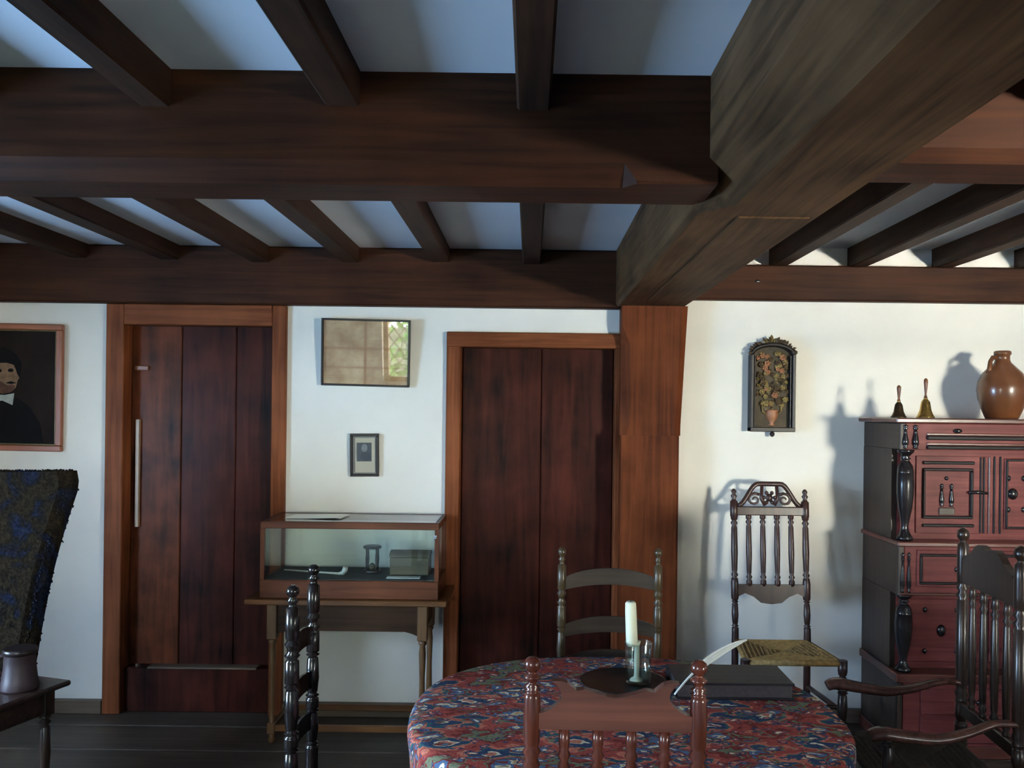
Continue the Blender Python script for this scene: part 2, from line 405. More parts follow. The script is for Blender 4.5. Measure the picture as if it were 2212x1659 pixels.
# windows behind and beside the camera
def window(name, axis, c, u0, u1, z0, z1, single=False):
    w = structure(empty(name))
    def B(nm, u, cc, z, mat, bev=0.003):
        return box(nm, cc if axis == 'X' else u, u if axis == 'X' else cc, z, mat, w, bevel=bev)
    t = 0.05; um = (u0+u1)/2
    cc = (c-0.03, c+0.03)
    B('sash_stile', (u0, u0+t), cc, (z0, z1), M_frame); B('sash_stile', (u1-t, u1), cc, (z0, z1), M_frame)
    if not single: B('mullion', (um-t/2, um+t/2), cc, (z0+t, z1-t), M_frame)
    B('sash_rail', (u0+t, u1-t), cc, (z0, z0+t), M_frame); B('sash_rail', (u0+t, u1-t), cc, (z1-t, z1), M_frame)
    for a, b in (((u0+t, u1-t),) if single else ((u0+t, um-t/2), (um+t/2, u1-t))):
        # a single sheet of glass
        V = [(a, z0+t), (b, z0+t), (b, z1-t), (a, z1-t)]
        me = bpy.data.meshes.new('pane'); me.from_pydata([(c, q[0], q[1]) if axis == 'X' else (q[0], c, q[1]) for q in V], [], [(0, 1, 2, 3)])
        link('pane', me, M_glass, w)
        # diamond lead cames clipped to the light
        mb = MB(); A0, A1, Z0, Z1 = a, b, z0+t, z1-t
        sl = 1.3; step = 0.115
        for sg in (1, -1):
            k = -20
            while k < 40:
                q = A0 + k*step; k += 1
                pts = []
                for zz in (Z0, Z1):
                    pts.append((q + sg*(zz-Z0)/sl, zz))
                (ua, za), (ub, zb) = pts
                # clip in u
                lo, hi = 0.0, 1.0; du = ub-ua
                for lim, s in ((A0, 1), (A1, -1)):
                    tt = (lim-ua)/du
                    if s*du > 0: lo = max(lo, tt)
                    else: hi = min(hi, tt)
                if hi-lo < 0.02: continue
                P = [(ua+du*t_, za+(zb-za)*t_) for t_ in (lo, hi)]
                V = [(c, p[0], p[1]) if axis == 'X' else (p[0], c, p[1]) for p in P]
                mb.tube(V, 0.005, 5)
        mb.build('lead_lattice', M_lead, w)
    return w
window('window_1', 'Y', RY-0.12, *WB[:2], *WB[2:], single=True)
window('window_2', 'Y', RY-0.12, *WA[:2], *WA[2:])
window('window_3', 'X', LX-0.12, *WC[:2], *WC[2:])
# garden beyond the rear window
lawn = structure(box('ground_lawn', (-30, 30), (-30, 30), (-0.6, -0.4), M_lawn))

# ------------------------------------------------------------------ turned chairs
def turned(z0, z1, r, n=1):
    """a turned length: ring, reel, long vase, reel, ring"""
    L = z1-z0; e = min(0.045, L*0.16)
    return [(r, z0), (r*0.98, z0+e*0.2), (r*0.6, z0+e*0.35), (r*1.05, z0+e*0.6), (r*0.62, z0+e*0.85), (r*0.8, z0+e*1.1),
            (r*1.0, z0+L*0.45), (r*0.86, z1-e*1.1), (r*0.6, z1-e*0.85), (r*1.05, z1-e*0.6), (r*0.6, z1-e*0.35), (r*0.98, z1-e*0.2), (r, z1)]
def finial(z, r):
    """ball finial whose top is r*3.2 above z"""
    k = r/0.018
    return [(r*0.95, z), (r*0.5, z+0.005*k), (r*0.55, z+0.010*k), (r*1.0, z+0.016*k), (r*1.02, z+0.020*k), (r*0.55, z+0.026*k), (r*0.5, z+0.030*k),
            (r*0.75, z+0.033*k), (r*0.98, z+0.040*k), (r*1.0, z+0.046*k), (r*0.85, z+0.054*k), (r*0.5, z+0.0595*k), (r*0.12, z+0.061*k)]
def rush_seat(parent, hw_b, hw_f, yb, yf, z, mat=None):
    """woven seat, four slopes falling to a middle crossing"""
    mb = MB(); t = 0.024
    c = [(-hw_b, yb), (hw_b, yb), (hw_f, yf), (-hw_f, yf)]
    mid = (0.0, (yb+yf)/2)
    bm = mb.bm
    n = 9
    top = []
    for k in range(4):
        a, b = Vector(c[k]), Vector(c[(k+1)%4])
        # strands: ridged strips parallel to the rail, narrowing to the crossing
        for j in range(n):
            s0, s1 = j/n, (j+1)/n; sm = (s0+s1)/2
            m2 = Vector(mid)
            p = [a.lerp(m2, s0), b.lerp(m2, s0), b.lerp(m2, s1), a.lerp(m2, s1)]
            h = lambda s: z - 0.010*s
            q = [a.lerp(m2, sm), b.lerp(m2, sm)]
            v = [bm.verts.new((p[0].x, p[0].y, h(s0)-0.003)), bm.verts.new((p[1].x, p[1].y, h(s0)-0.003)),
                 bm.verts.new((q[1].x, q[1].y, h(sm)+0.004)), bm.verts.new((q[0].x, q[0].y, h(sm)+0.004)),
                 bm.verts.new((p[2].x, p[2].y, h(s1)-0.003)), bm.verts.new((p[3].x, p[3].y, h(s1)-0.003))]
            bm.faces.new((v[0], v[1], v[2], v[3])); bm.faces.new((v[3], v[2], v[4], v[5]))
        # rolled edge
        mb.tube([(a.x, a.y, z-t/2), (b.x, b.y, z-t/2)], t/2+0.002, 8)
    f = [bm.verts.new((x_, y_, z-t)) for x_, y_ in c]; bm.faces.new(f)
    return mb.build('rush_seat', mat or M_rush, parent)
def leg_frame(t, hw_b, hw_f, yb, yf, seat_z, mat, r, turned_front=True, top_front=None):
    for s in (-1, 1):
        tf = top_front or seat_z
        prof = [(r*0.8, 0.0)] + turned(0.02, 0.13, r) + turned(0.16, seat_z-0.05, r) + [(r*1.1, seat_z-0.045), (r*1.1, seat_z+0.004)]
        if top_front: prof += turned(seat_z+0.02, tf-0.01, r*0.95) + [(r*0.7, tf)]
        MB().lathe(prof, (s*hw_f, yf, 0), n=14).build('front_leg', mat, t)
    for z in (0.15, 0.27):
        MB().lathe([(r*0.5, 0), (r*0.62, hw_f*0.5), (r*0.95, hw_f), (r*0.62, hw_f*1.5), (r*0.5, hw_f*2)], (-hw_f, yf, z), (1,0,0), n=10).build('stretcher', mat, t)
    for s in (-1, 1):
        for z in (0.13, 0.25):
            a, b = Vector((s*hw_b, yb, z)), Vector((s*hw_f, yf, z))
            MB().lathe([(r*0.55, 0), (r*0.65, (b-a).length/2), (r*0.55, (b-a).length)], a, b-a, n=10).build('stretcher', mat, t)
    a = Vector((-hw_b, yb, 0.18)); MB().lathe([(r*0.55, 0), (r*0.55, 2*hw_b)], a, (1,0,0), n=10).build('stretcher', mat, t)

def back_post(t, x, y, prof_z, mat, r, rake=0.0, zr=0.5, name='back_post'):
    """turned post, straight below zr and raked back above it"""
    mb = MB(); rings = []
    n = 16
    for rr, z in prof_z:
        dy = rake*max(0.0, z-zr)
        rings.append([(x+rr*math.cos(2*PI*i/n), y+dy+rr*math.sin(2*PI*i/n), z) for i in range(n)])
    mb.loft(rings, smooth=True)
    return mb.build(name, mat, t)

# --- banister-back chair pulled up to the near side of the table, seen from behind
PX = lambda px, d: (px-VPX)*d/F
ch = thing('banister_chair', 'glossy red-brown banister-back chair with fishtail crest, back turned to us, at table front', 'chair',
           (at(1329, 1500, 1.76).x, 1.76, 0), math.radians(-2.0))
# local frame: x across, y forward (into the table)
hw = 0.166; r = 0.0172; H = 1.056
zt = H - 0.061*r/0.018
pr = [(r*0.8, 0), (r, 0.03)] + [(r, 0.44), (r, 0.46)] + turned(0.50, 0.70, r) + [(r, 0.72), (r, 0.80)] + \
     [(r*0.7, 0.805), (r*1.08, 0.815), (r*0.7, 0.827), (r*1.08, 0.840), (r*0.7, 0.852), (r*1.1, 0.866), (r*0.75, 0.876), (r*0.95, 0.884), (r*1.02, 0.93), (r*0.96, 0.975), (r*0.85, 0.984)] + \
     [(r*0.65, 0.986), (r*1.0, 0.989), (r*0.62, 0.9915)] + finial(zt, r)[0:]
pr = [p for i, p in enumerate(pr) if i == 0 or p[1] > pr[i-1][1]]
for s in (-1, 1): back_post(ch, s*hw, 0, pr, M_red, r)
def mir(pts): return pts + [(-a, b) for a, b in reversed(pts)]
half = [(-0.152, 0.914), (-0.152, 0.945), (-0.142, 0.948), (-0.129, 0.954), (-0.115, 0.965), (-0.107, 0.977), (-0.109, 0.991), (-0.117, 1.003), (-0.127, 1.010), (-0.110, 1.011), (-0.096, 1.007), (-0.084, 0.998),
        (-0.078, 0.992), (-0.062, 0.995), (-0.041, 0.988), (-0.018, 0.982), (-0.003, 0.980)]
MB().prism(mir(half), -0.011, 0.011).build('crest_rail', M_redX, ch)
for xb in (-0.101, -0.034, 0.033, 0.099):
    prof = [(0.008, 0.56), (0.011, 0.58)] + turned(0.60, 0.82, 0.012) + [(0.008, 0.824), (0.0135, 0.836), (0.008, 0.848), (0.0135, 0.860), (0.009, 0.870), (0.0115, 0.885), (0.0105, 0.918)]
    MB().lathe(prof, (xb, 0, 0), n=14).build('banister', M_red, ch)
MB().box((-0.15, 0.15), (-0.011, 0.011), (0.52, 0.565), 0.004).build('lower_rail', M_redX, ch)
rush_seat(ch, hw-0.005, 0.2, 0.02, 0.37, 0.45)
leg_frame(ch, hw, 0.2, 0.0, 0.37, 0.45, M_red, 0.018)

# --- ladder-back chairs
def ladder_chair(t, hw, r, H, slats, mat, slat_mat, depth=0.36, hwf=None, sz=0.44, seat_mat=None):
    k = r/0.018
    pr = [(r*0.85, 0), (r, 0.02), (r, 0.40)] + turned(0.47, 0.60, r) + turned(0.62, 0.78, r)
    z = 0.80
    pr += [(r, z), (r*0.98, H-0.215), (r*0.65, H-0.208), (r*1.08, H-0.198), (r*0.62, H-0.188), (r*0.7, H-0.178), (r*1.08, H-0.166), (r*0.7, H-0.156), (r*0.95, H-0.148), (r*1.0, H-0.12), (r*0.95, H-0.066)]
    pr += [(r*0.62, H-0.062), (r*0.5, H-0.052), (r*0.85, H-0.044), (r*0.5, H-0.036), (r*0.5, H-0.032), (r*0.8, H-0.026), (r*0.92, H-0.018), (r*0.8, H-0.008), (r*0.3, H)]
    for s in (-1, 1): back_post(t, s*hw, 0, pr, mat, r, name='back_post')
    for z0, z1, rise in slats:
        n = 14; top = []; bot = []
        for i in range(n+1):
            x_ = -hw + 2*hw*i/n; e = 1-(x_/hw)**2
            top.append((x_, z1 + rise*(e**0.8))); bot.append((x_, z0 + rise*0.5*e))
        mb = MB(); secs = []
        for (xt, zt_), (xb, zb_) in zip(top, bot):
            bow = -0.018*(1-(xt/hw)**2)
            secs.append([(xt, bow-0.004, zb_), (xt, bow+0.004, zb_), (xt, bow+0.004, zt_), (xt, bow-0.004, zt_)])
        mb.loft(secs).build('slat', slat_mat, t)
    rush_seat(t, hw-0.004, (hwf or hw+0.04), 0.02, depth, sz, seat_mat)
    leg_frame(t, hw, hwf or hw+0.04, 0, depth, sz, mat, r)
M_darkrush = plain('dark_rush', srgb(44,36,26), rough=0.8, var=0.35, scale=60, bump=0.4)  # dark tone for the seats of the armchair and the black chair
M_slat = wood('dark_slat', srgb(30,24,20), srgb(66,54,44), 'X', rough=0.4, bump=0.05)
M_green = wood('brown_green_post', srgb(44,34,22), srgb(86,70,46), 'Z', rough=0.3, bump=0)
dm = 3.16
cx = at(1317, 1300, dm).x
c2 = thing('ladder_back_chair', 'dark ladder-back chair with arched slats facing us behind the far side of the carpeted table', 'chair',
           (cx, dm, 0), PI)
ladder_chair(c2, 0.173, 0.0155, wz(1183, dm, 1317), [(0.615, 0.655, 0.035), (0.735, 0.775, 0.035), (0.905, 0.945, 0.038)], M_green, M_slat)
# the black chair seen edge-on left of the table
pa, pb = at(633, 1262, 2.47), at(678, 1226, 2.80)
mid = (pa+pb)/2
rz = math.atan2(pb.y-pa.y, pb.x-pa.x)
c3 = thing('ladder_back_chair', 'black turned ladder-back chair seen edge-on in front of the glass display case', 'chair',
           (mid.x, mid.y, 0), rz-PI)
ladder_chair(c3, (pb.xy-pa.xy).length/2, 0.0205, (pa.z+pb.z)/2+0.004, [(0.53, 0.58, 0.02), (0.66, 0.71, 0.02), (0.80, 0.85, 0.025)], M_black, M_black, sz=0.365, seat_mat=M_darkrush)

# --- tall carved banister-back chair against the back wall
yb_ = 4.20
c4 = thing('carved_side_chair', 'tall dark banister-back side chair with pierced carved crest and rush seat against white wall', 'chair',
           (at(1662, 1200, 4.25).x, yb_, 0), PI)
hw, r = 0.172, 0.0165
H = wz(1056, 4.27, 1662)
rk = -0.10
pr = [(r, 0), (r, 0.40), (r*1.05, 0.46), (r, 0.50)] + turned(0.52, 0.66, r) + [(r*1.1, 0.665), (r*1.1, 0.735)] + turned(0.745, 1.045, r) + [(r*1.15, 1.05), (r*1.15, H-0.062)]
pr += [(r*0.7, H-0.056), (r*0.55, H-0.048), (r*0.95, H-0.036), (r*0.5, H-0.026), (r*0.8, H-0.014), (r*0.5, H-0.004), (r*0.1, H)]
for s in (-1, 1): back_post(c4, s*hw, 0, pr, M_ban, r, rake=rk)
def raked(o, rk=rk, zr=0.5):
    for v in o.data.vertices: v.co.y += rk*max(0.0, v.co.z-zr)
    return o
zc0 = 1.055
raked(MB().box((-hw+0.01, hw-0.01), (-0.012, 0.012), (zc0, zc0+0.042), 0.004).build('back_rail', M_ban, c4))
# pierced crest: arched rim, carved middle, scrolls at the sides
ct = wz(1040, 4.27, 1662) - 0.012
rim = []
for i in range(25):
    a = i/24; xx = -0.150 + 0.300*a
    e = abs(xx)/0.150
    zz = zc0+0.045 + (ct-zc0-0.045)*(1.0 if e < 0.36 else max(0.0, 0.5+0.5*math.cos(PI*(e-0.36)/0.64))**0.9)
    rim.append((xx, 0, zz))
crest = MB().tube(rim, 0.012, 8).build('crest_rim', M_ban, c4)
mb = MB()
mb.ball((0, 0, zc0+0.085), 0.016, 2, (1, 0.7, 1.2))
for a in range(6):
    an = a*PI/3
    mb.ball((0.026*math.cos(an), 0, zc0+0.085+0.026*math.sin(an)), 0.011, 1, (1, 0.6, 1))
for s in (-1, 1):
    pts = []
    for i in range(15):
        tt = i/14; an = 3.4*PI*tt*0.8; rr = 0.008+0.032*tt
        pts.append((s*(0.072+rr*math.cos(an)*0.9), 0, zc0+0.075+rr*math.sin(an)*0.8))
    mb.tube(pts, [0.004+0.004*i/14 for i in range(15)], 6)
    mb.tube([(s*0.02, 0, zc0+0.05), (s*0.04, 0, zc0+0.08), (s*0.035, 0, ct-0.01)], [0.012, 0.009, 0.008], 6)
    mb.ball((s*0.135, 0, zc0+0.055), 0.014, 1, (1, 0.7, 0.9))
carv = mb.build('crest_carving', M_ban, c4)
raked(crest); raked(carv)
lr0 = 0.665
half = [(-hw+0.008, lr0), (-hw+0.008, lr0+0.066), (-0.004, lr0+0.066)]
low = [(-0.004, lr0-0.028), (-0.05, lr0-0.022), (-0.085, lr0+0.006), (-0.125, lr0+0.022), (-0.152, lr0+0.010)]
outl = [(-hw+0.008, lr0), ] + list(reversed(low)) + [(-a, b) for a, b in low] + [(hw-0.008, lr0), (hw-0.008, lr0+0.062), (-hw+0.008, lr0+0.062)]
raked(MB().prism(outl, -0.011, 0.011).build('lower_rail', M_ban, c4))
for xb in (-0.105, -0.037, 0.031, 0.099):
    xb += 0.003
    prof = [(0.013, lr0+0.055)] + [(a, b) for a, b in turned(lr0+0.07, zc0-0.005, 0.0145)] + [(0.013, zc0+0.005)]
    b = MB().lathe(prof, (xb, 0, 0), n=12).build('banister', M_ban, c4)
    raked(b)
rush_seat(c4, hw-0.006, 0.207, 0.02, 0.36, 0.472)
leg_frame(c4, hw, 0.213, 0, 0.36, 0.47, M_ban, 0.019)

# --- banister-back armchair at the right end of the table
pf, pn = at(2081, 1145, 3.10), at(2206, 1172, 2.68)
mid = (pf+pn)/2
dv = pf-pn
rz = math.atan2(dv.y, dv.x)           # local +x runs from the near to the far post; the chair faces -X
c5 = thing('banister_armchair', 'dark banister-back armchair with curved arms between the table and the cupboard', 'chair', (mid.x, mid.y, 0), rz)
hw = dv.xy.length/2; r = 0.0205
def zz(px_, py_, d): return at(px_, py_, d).z
H5 = (pf.z+pn.z)/2
pr = [(r*0.9, 0), (r, 0.02), (r, 0.40)] + turned(0.46, 0.55, r) + [(r*0.8, 0.556), (r*1.12, 0.57), (r*0.8, 0.585), (r*0.95, 0.60), (r, 0.70), (r*0.95, 0.90), (r*0.7, 0.905), (r*1.1, 0.918), (r*0.65, 0.93), (r*1.1, 0.944), (r*0.7, 0.955), (r*0.92, 0.965), (r*0.95, 1.0)]
pr += [(r*0.95, H5-0.10), (r*0.9, H5-0.06), (r*0.5, H5-0.050), (r*0.5, H5-0.045), (r*0.95, H5-0.036), (r*1.0, H5-0.024), (r*0.85, H5-0.010), (r*0.2, H5)]
for s in (-1, 1): back_post(c5, s*hw, 0, pr, M_brownblk, r)
n = 20
arch = [(-hw+0.012, 0.965)] + [(-hw+0.012 + (2*hw-0.024)*i/n, 1.03+0.085*math.sin(PI*i/n)**0.7 + 0.008*math.cos(6*PI*i/n)) for i in range(n+1)] + [(hw-0.012, 0.965)]
MB().prism(arch, -0.012, 0.012).build('crest_rail', M_brownblk, c5)
MB().box((-hw+0.01, hw-0.01), (-0.012, 0.012), (0.50, 0.545), 0.004).build('lower_rail', M_brownblk, c5)
for i in range(4):
    xb = -hw + 2*hw*(i+1)/5
    prof = [(0.010, 0.54), (0.013, 0.552), (0.008, 0.56), (0.014, 0.572), (0.008, 0.584), (0.011, 0.60), (0.0135, 0.72), (0.011, 0.885), (0.008, 0.892), (0.014, 0.905), (0.008, 0.916), (0.014, 0.93), (0.011, 0.945), (0.011, 0.97)]
    MB().lathe(prof, (xb, 0, 0), n=12).build('banister', M_brownblk, c5)
for s in (-1, 1):
    # arms run forward (+y local) in a sagging curve, widening to a scrolled hand-hold
    base = 0.615
    pts = [(s*hw, 0.0, base-0.005), (s*hw, 0.07, base-0.005), (s*(hw+0.01), 0.16, base-0.035), (s*(hw+0.02), 0.25, base-0.052), (s*(hw+0.03), 0.34, base-0.045), (s*(hw+0.035), 0.42, base-0.035), (s*(hw+0.035), 0.455, base-0.045)]
    MB().tube(*spline(pts, [0.018, 0.018, 0.022, 0.027, 0.030, 0.034, 0.026]), 10, flat=0.62).build('arm', M_arm, c5)
rush_seat(c5, hw-0.005, hw+0.03, 0.02, 0.40, 0.41, M_darkrush)
leg_frame(c5, hw, hw+0.033, 0, 0.40, 0.41, M_brownblk, 0.019, top_front=0.57)

# ------------------------------------------------------------------ round table under its carpet
TX, TY, TZ = 0.262, 2.345, 0.755
trx, try_ = 0.565, 0.515
tb = thing('gateleg_table', 'oval wooden table hidden under a patterned red and blue carpet', 'table', (TX, TY, 0))
n = 48
def oval(fx, fy, z, p=2.35):
    out = []
    for i in range(n):
        a = 2*PI*i/n; c, s = math.cos(a), math.sin(a)
        out.append((fx*math.copysign(abs(c)**(2/p), c), fy*math.copysign(abs(s)**(2/p), s), z))
    return out
MB().loft([oval(trx-0.02, try_-0.02, TZ-0.035), oval(trx-0.012, try_-0.012, TZ-0.02), oval(trx-0.014, try_-0.014, TZ-0.006)]).build('table_top', M_tav, tb)
for sx in (-1, 1):
    for sy in (-1, 1):
        MB().lathe([(0.022, 0), (0.028, 0.03)] + turned(0.06, 0.20, 0.027) + turned(0.24, 0.62, 0.03) + [(0.03, 0.63), (0.03, TZ-0.036)], (sx*0.26, sy*0.12, 0), n=14).build('leg', M_tavZ, tb)
MB().box((-0.29, 0.29), (-0.15, 0.15), (TZ-0.13, TZ-0.0355), 0.003).build('apron', M_tav, tb)
# carpet material: blocky motifs in red, navy, cream, salmon and green
def carpet_mat():
    m, nt, p = new_mat('turkey_carpet')
    tc = N(nt, 'ShaderNodeTexCoord')
    mp = N(nt, 'ShaderNodeMapping'); mp.inputs['Scale'].default_value = (1.0, 1.5, 1.3)
    nt.links.new(tc.outputs['Object'], mp.inputs['Vector'])
    nz = N(nt, 'ShaderNodeTexNoise'); nz.inputs['Scale'].default_value = 14; nz.inputs['Detail'].default_value = 2
    nt.links.new(mp.outputs[0], nz.inputs['Vector'])
    sc = N(nt, 'ShaderNodeVectorMath', operation='SCALE'); sc.inputs['Scale'].default_value = 0.11
    nt.links.new(nz.outputs['Color'], sc.inputs[0])
    ad = N(nt, 'ShaderNodeVectorMath', operation='ADD')
    nt.links.new(mp.outputs[0], ad.inputs[0]); nt.links.new(sc.outputs[0], ad.inputs[1])
    def layer(scale, seed, stops):
        v = N(nt, 'ShaderNodeTexVoronoi', distance='MINKOWSKI'); v.inputs['Scale'].default_value = scale; v.inputs['Exponent'].default_value = 1.3
        of = N(nt, 'ShaderNodeVectorMath', operation='ADD'); of.inputs[1].default_value = (seed, seed*0.7, seed*1.3)
        nt.links.new(ad.outputs[0], of.inputs[0]); nt.links.new(of.outputs[0], v.inputs['Vector'])
        sp = N(nt, 'ShaderNodeSeparateColor'); nt.links.new(v.outputs['Color'], sp.inputs[0])
        jt = N(nt, 'ShaderNodeMath', operation='MULTIPLY_ADD'); jt.inputs[1].default_value = 0.16
        nt.links.new(sp.outputs[2], jt.inputs[0]); nt.links.new(v.outputs['Distance'], jt.inputs[2])
        rp = ramp(nt, stops, 'CONSTANT'); nt.links.new(jt.outputs[0], rp.inputs['Fac'])
        return sp, rp, jt
    red, red2, sal = srgb(158,74,66), srgb(124,54,50), srgb(190,112,92)
    navy, blue, teal = srgb(56,68,96), srgb(84,106,136), srgb(54,92,98)
    cream, gold, olive = srgb(216,206,176), srgb(184,150,106), srgb(112,116,92)
    s1, r1, j1 = layer(8.0, 0.0, [(0.0, sal), (0.20, cream), (0.27, navy), (0.46, teal), (0.54, sal), (0.66, red), (0.86, red2), (1.0, olive)])
    s2, r2, j2 = layer(15.0, 3.1, [(0.0, gold), (0.22, cream), (0.32, blue), (0.50, red2), (0.62, olive)])
    s3, r3_, j3 = layer(31.0, 7.7, [(0.0, cream), (0.26, sal), (0.42, navy)])
    def cover(sp, jt, lim, chance):
        g = N(nt, 'ShaderNodeMath', operation='LESS_THAN'); g.inputs[1].default_value = lim; nt.links.new(jt.outputs[0], g.inputs[0])
        c = N(nt, 'ShaderNodeMath', operation='LESS_THAN'); c.inputs[1].default_value = chance; nt.links.new(sp.outputs[0], c.inputs[0])
        m_ = N(nt, 'ShaderNodeMath', operation='MULTIPLY'); nt.links.new(g.outputs[0], m_.inputs[0]); nt.links.new(c.outputs[0], m_.inputs[1])
        return m_
    c2, c3 = cover(s2, j2, 0.70, 0.66), cover(s3, j3, 0.60, 0.52)
    mx0 = N(nt, 'ShaderNodeMixRGB'); nt.links.new(c2.outputs[0], mx0.inputs[0]); nt.links.new(r1.outputs[0], mx0.inputs[1]); nt.links.new(r2.outputs[0], mx0.inputs[2])
    mx = N(nt, 'ShaderNodeMixRGB'); nt.links.new(c3.outputs[0], mx.inputs[0]); nt.links.new(mx0.outputs[0], mx.inputs[1]); nt.links.new(r3_.outputs[0], mx.inputs[2])
    n3 = N(nt, 'ShaderNodeTexNoise'); n3.inputs['Scale'].default_value = 160; n3.inputs['Detail'].default_value = 2
    nt.links.new(tc.outputs['Object'], n3.inputs['Vector'])
    ml = N(nt, 'ShaderNodeMixRGB', blend_type='MULTIPLY'); ml.inputs[0].default_value = 0.7
    r3 = ramp(nt, [(0.3, (0.72,0.72,0.72)), (0.7, (1.5,1.5,1.5))]); nt.links.new(n3.outputs['Fac'], r3.inputs['Fac'])
    nt.links.new(mx.outputs[0], ml.inputs[1]); nt.links.new(r3.outputs[0], ml.inputs[2])
    nt.links.new(ml.outputs[0], p.inputs['Base Color'])
    p.inputs['Roughness'].default_value = 0.95; p.inputs['Specular IOR Level'].default_value = 0.1
    b = N(nt, 'ShaderNodeBump'); b.inputs['Strength'].default_value = 0.4; b.inputs['Distance'].default_value = 0.003
    nt.links.new(n3.outputs['Fac'], b.inputs['Height']); nt.links.new(b.outputs['Normal'], p.inputs['Normal'])
    return m
M_carpet = carpet_mat()
n = 144
mb = MB(); secs = []
def ring(f, z, fold=0.0, inn=0.0):
    out = []
    for i, (x_, y_, _) in enumerate(oval(trx, try_, 0)):
        a = 2*PI*i/n
        w = fold*(math.sin(9*a+0.6)+0.5*math.sin(17*a+1.3))
        k = f + (w-inn)/trx
        out.append((x_*k, y_*k, z + (0.0 if fold == 0 else 0.004*math.sin(5*a))))
    return out
for f in (0.02, 0.15, 0.3, 0.45, 0.6, 0.75, 0.88, 0.96):
    secs.append(ring(f, TZ + (0.0012*math.sin(f*31))))
secs += [ring(0.992, TZ-0.003), ring(1.006, TZ-0.012), ring(1.01, TZ-0.03), ring(1.0, TZ-0.08, 0.006), ring(0.995, TZ-0.16, 0.013), ring(0.99, TZ-0.25, 0.018)]
mb.loft(secs, smooth=True, cap=False)
mb.bm.faces.new([v for v in list(mb.bm.verts)[:n]][::-1])
cp = mb.build('table_carpet', M_carpet)
cp.location = (TX, TY, 0)
sol = cp.modifiers.new('thickness', 'SOLIDIFY'); sol.thickness = 0.004; sol.offset = -1
tag(cp, 'worn red, blue and cream patterned carpet draped over the oval table', 'carpet')
ZT = TZ + 0.001

# things on the carpet
pl = at(1347, 1480, 2.535)
p_ = MB().lathe([(0.03, 0), (0.075, 0.002), (0.105, 0.008), (0.125, 0.016), (0.127, 0.019), (0.122, 0.0185), (0.10, 0.011), (0.06, 0.0065), (0.002, 0.006)], (0,0,0), n=40).build('pewter_plate', M_iron)
p_.location = (pl.x, 2.535, ZT); tag(p_, 'dark shallow pewter plate under the candle glass on the carpet', 'plate')
cg = at(1378, 1470, 2.55)
zb = ZT + 0.0072
# glass tumbler
g = MB().lathe([(0.030, 0), (0.0365, 0.004), (0.0375, 0.06), (0.0395, 0.116), (0.0405, 0.1175), (0.0395, 0.119), (0.0375, 0.1165), (0.0350, 0.06), (0.033, 0.010), (0.002, 0.008)], (0,0,0), n=32).build('glass_tumbler', M_tumbler)
g.location = (cg.x, 2.55, zb); tag(g, 'clear glass tumbler around the candle stub on the plate', 'glass')
cdl = thing('candle', 'ivory wax candle with a long drip standing in the glass tumbler', 'candle', (cg.x-0.004, 2.55, zb+0.009))
MB().lathe([(0.020, 0), (0.017, 0.004), (0.0085, 0.009), (0.0075, 0.02), (0.0085, 0.05), (0.0075, 0.08), (0.009, 0.105), (0.012, 0.112)], n=14).build('wax_drip', M_wax, cdl)
MB().lathe([(0.012, 0.098), (0.0165, 0.104), (0.017, 0.12), (0.0165, 0.20), (0.0155, 0.222), (0.011, 0.2275), (0.004, 0.2255)], (-0.010, 0, 0), (-0.045, 0, 1), n=20).build('candle_stick', M_candle, cdl)
MB().tube([(-0.0200, 0, 0.222), (-0.0205, 0, 0.231)], 0.0012, 5).build('wick', M_iron, cdl)
# dark book
bk = thing('closed_book', 'large dark slate closed book lying on the carpet beside the quill', 'book', (0.0, 0.0, ZT))
bx0, bx1, by0, by1 = at(1452, 1500, 2.5).x, at(1708, 1500, 2.47).x, 2.43, 2.61
box('cover', (bx0, bx1), (by0, by1), (0.040, 0.046), M_book, bk, bevel=0.002)
box('cover', (bx0, bx1), (by0, by1), (0.0, 0.006), M_book, bk, bevel=0.002)
box('page_block', (bx0+0.006, bx1-0.006), (by0+0.006, by1-0.004), (0.0055, 0.0405), M_page, bk)
MB().lathe([(0.024, 0), (0.024, bx1-bx0)], (bx0, by1-0.002, 0.023), (1,0,0), n=14, sx=0.96).build('spine', M_book, bk)
# quill pen leaning on the book
q0, q1, q2, q3 = at(1457, 1500, 2.40), at(1503, 1440, 2.44), at(1550, 1405, 2.48), at(1612, 1382, 2.53)
ql = thing('quill_pen', 'white feather quill leaning on the dark book', 'quill', q0)
pts = []
for i in range(17):
    t_ = i/16
    a = (1-t_)**3; b = 3*(1-t_)**2*t_; c = 3*(1-t_)*t_**2; d = t_**3
    pts.append(a*q0 + b*q1 + c*q2 + d*q3 - q0)
MB().tube(pts, [0.0010+0.0032*math.sin(PI*min(1, 0.35+0.5*(1-i/16))) for i in range(17)], 7).build('shaft', M_quill, ql)
mb = MB(); secs = []
for i in range(5, 17):
    t_ = (i-5)/11; w = 0.0115*math.sin(PI*(0.22+0.74*t_))**0.7
    p0 = pts[i]; tg = (pts[min(16, i+1)]-pts[i-1]).normalized(); nb = tg.cross(Vector((0, 1, 0))).normalized()
    e = Vector((0, 0.0008, 0))
    secs.append([p0+nb*w*0.9-e, p0-nb*w-e, p0-nb*w+e, p0+nb*w*0.9+e])
mb.loft(secs).build('vane', M_quill, ql)

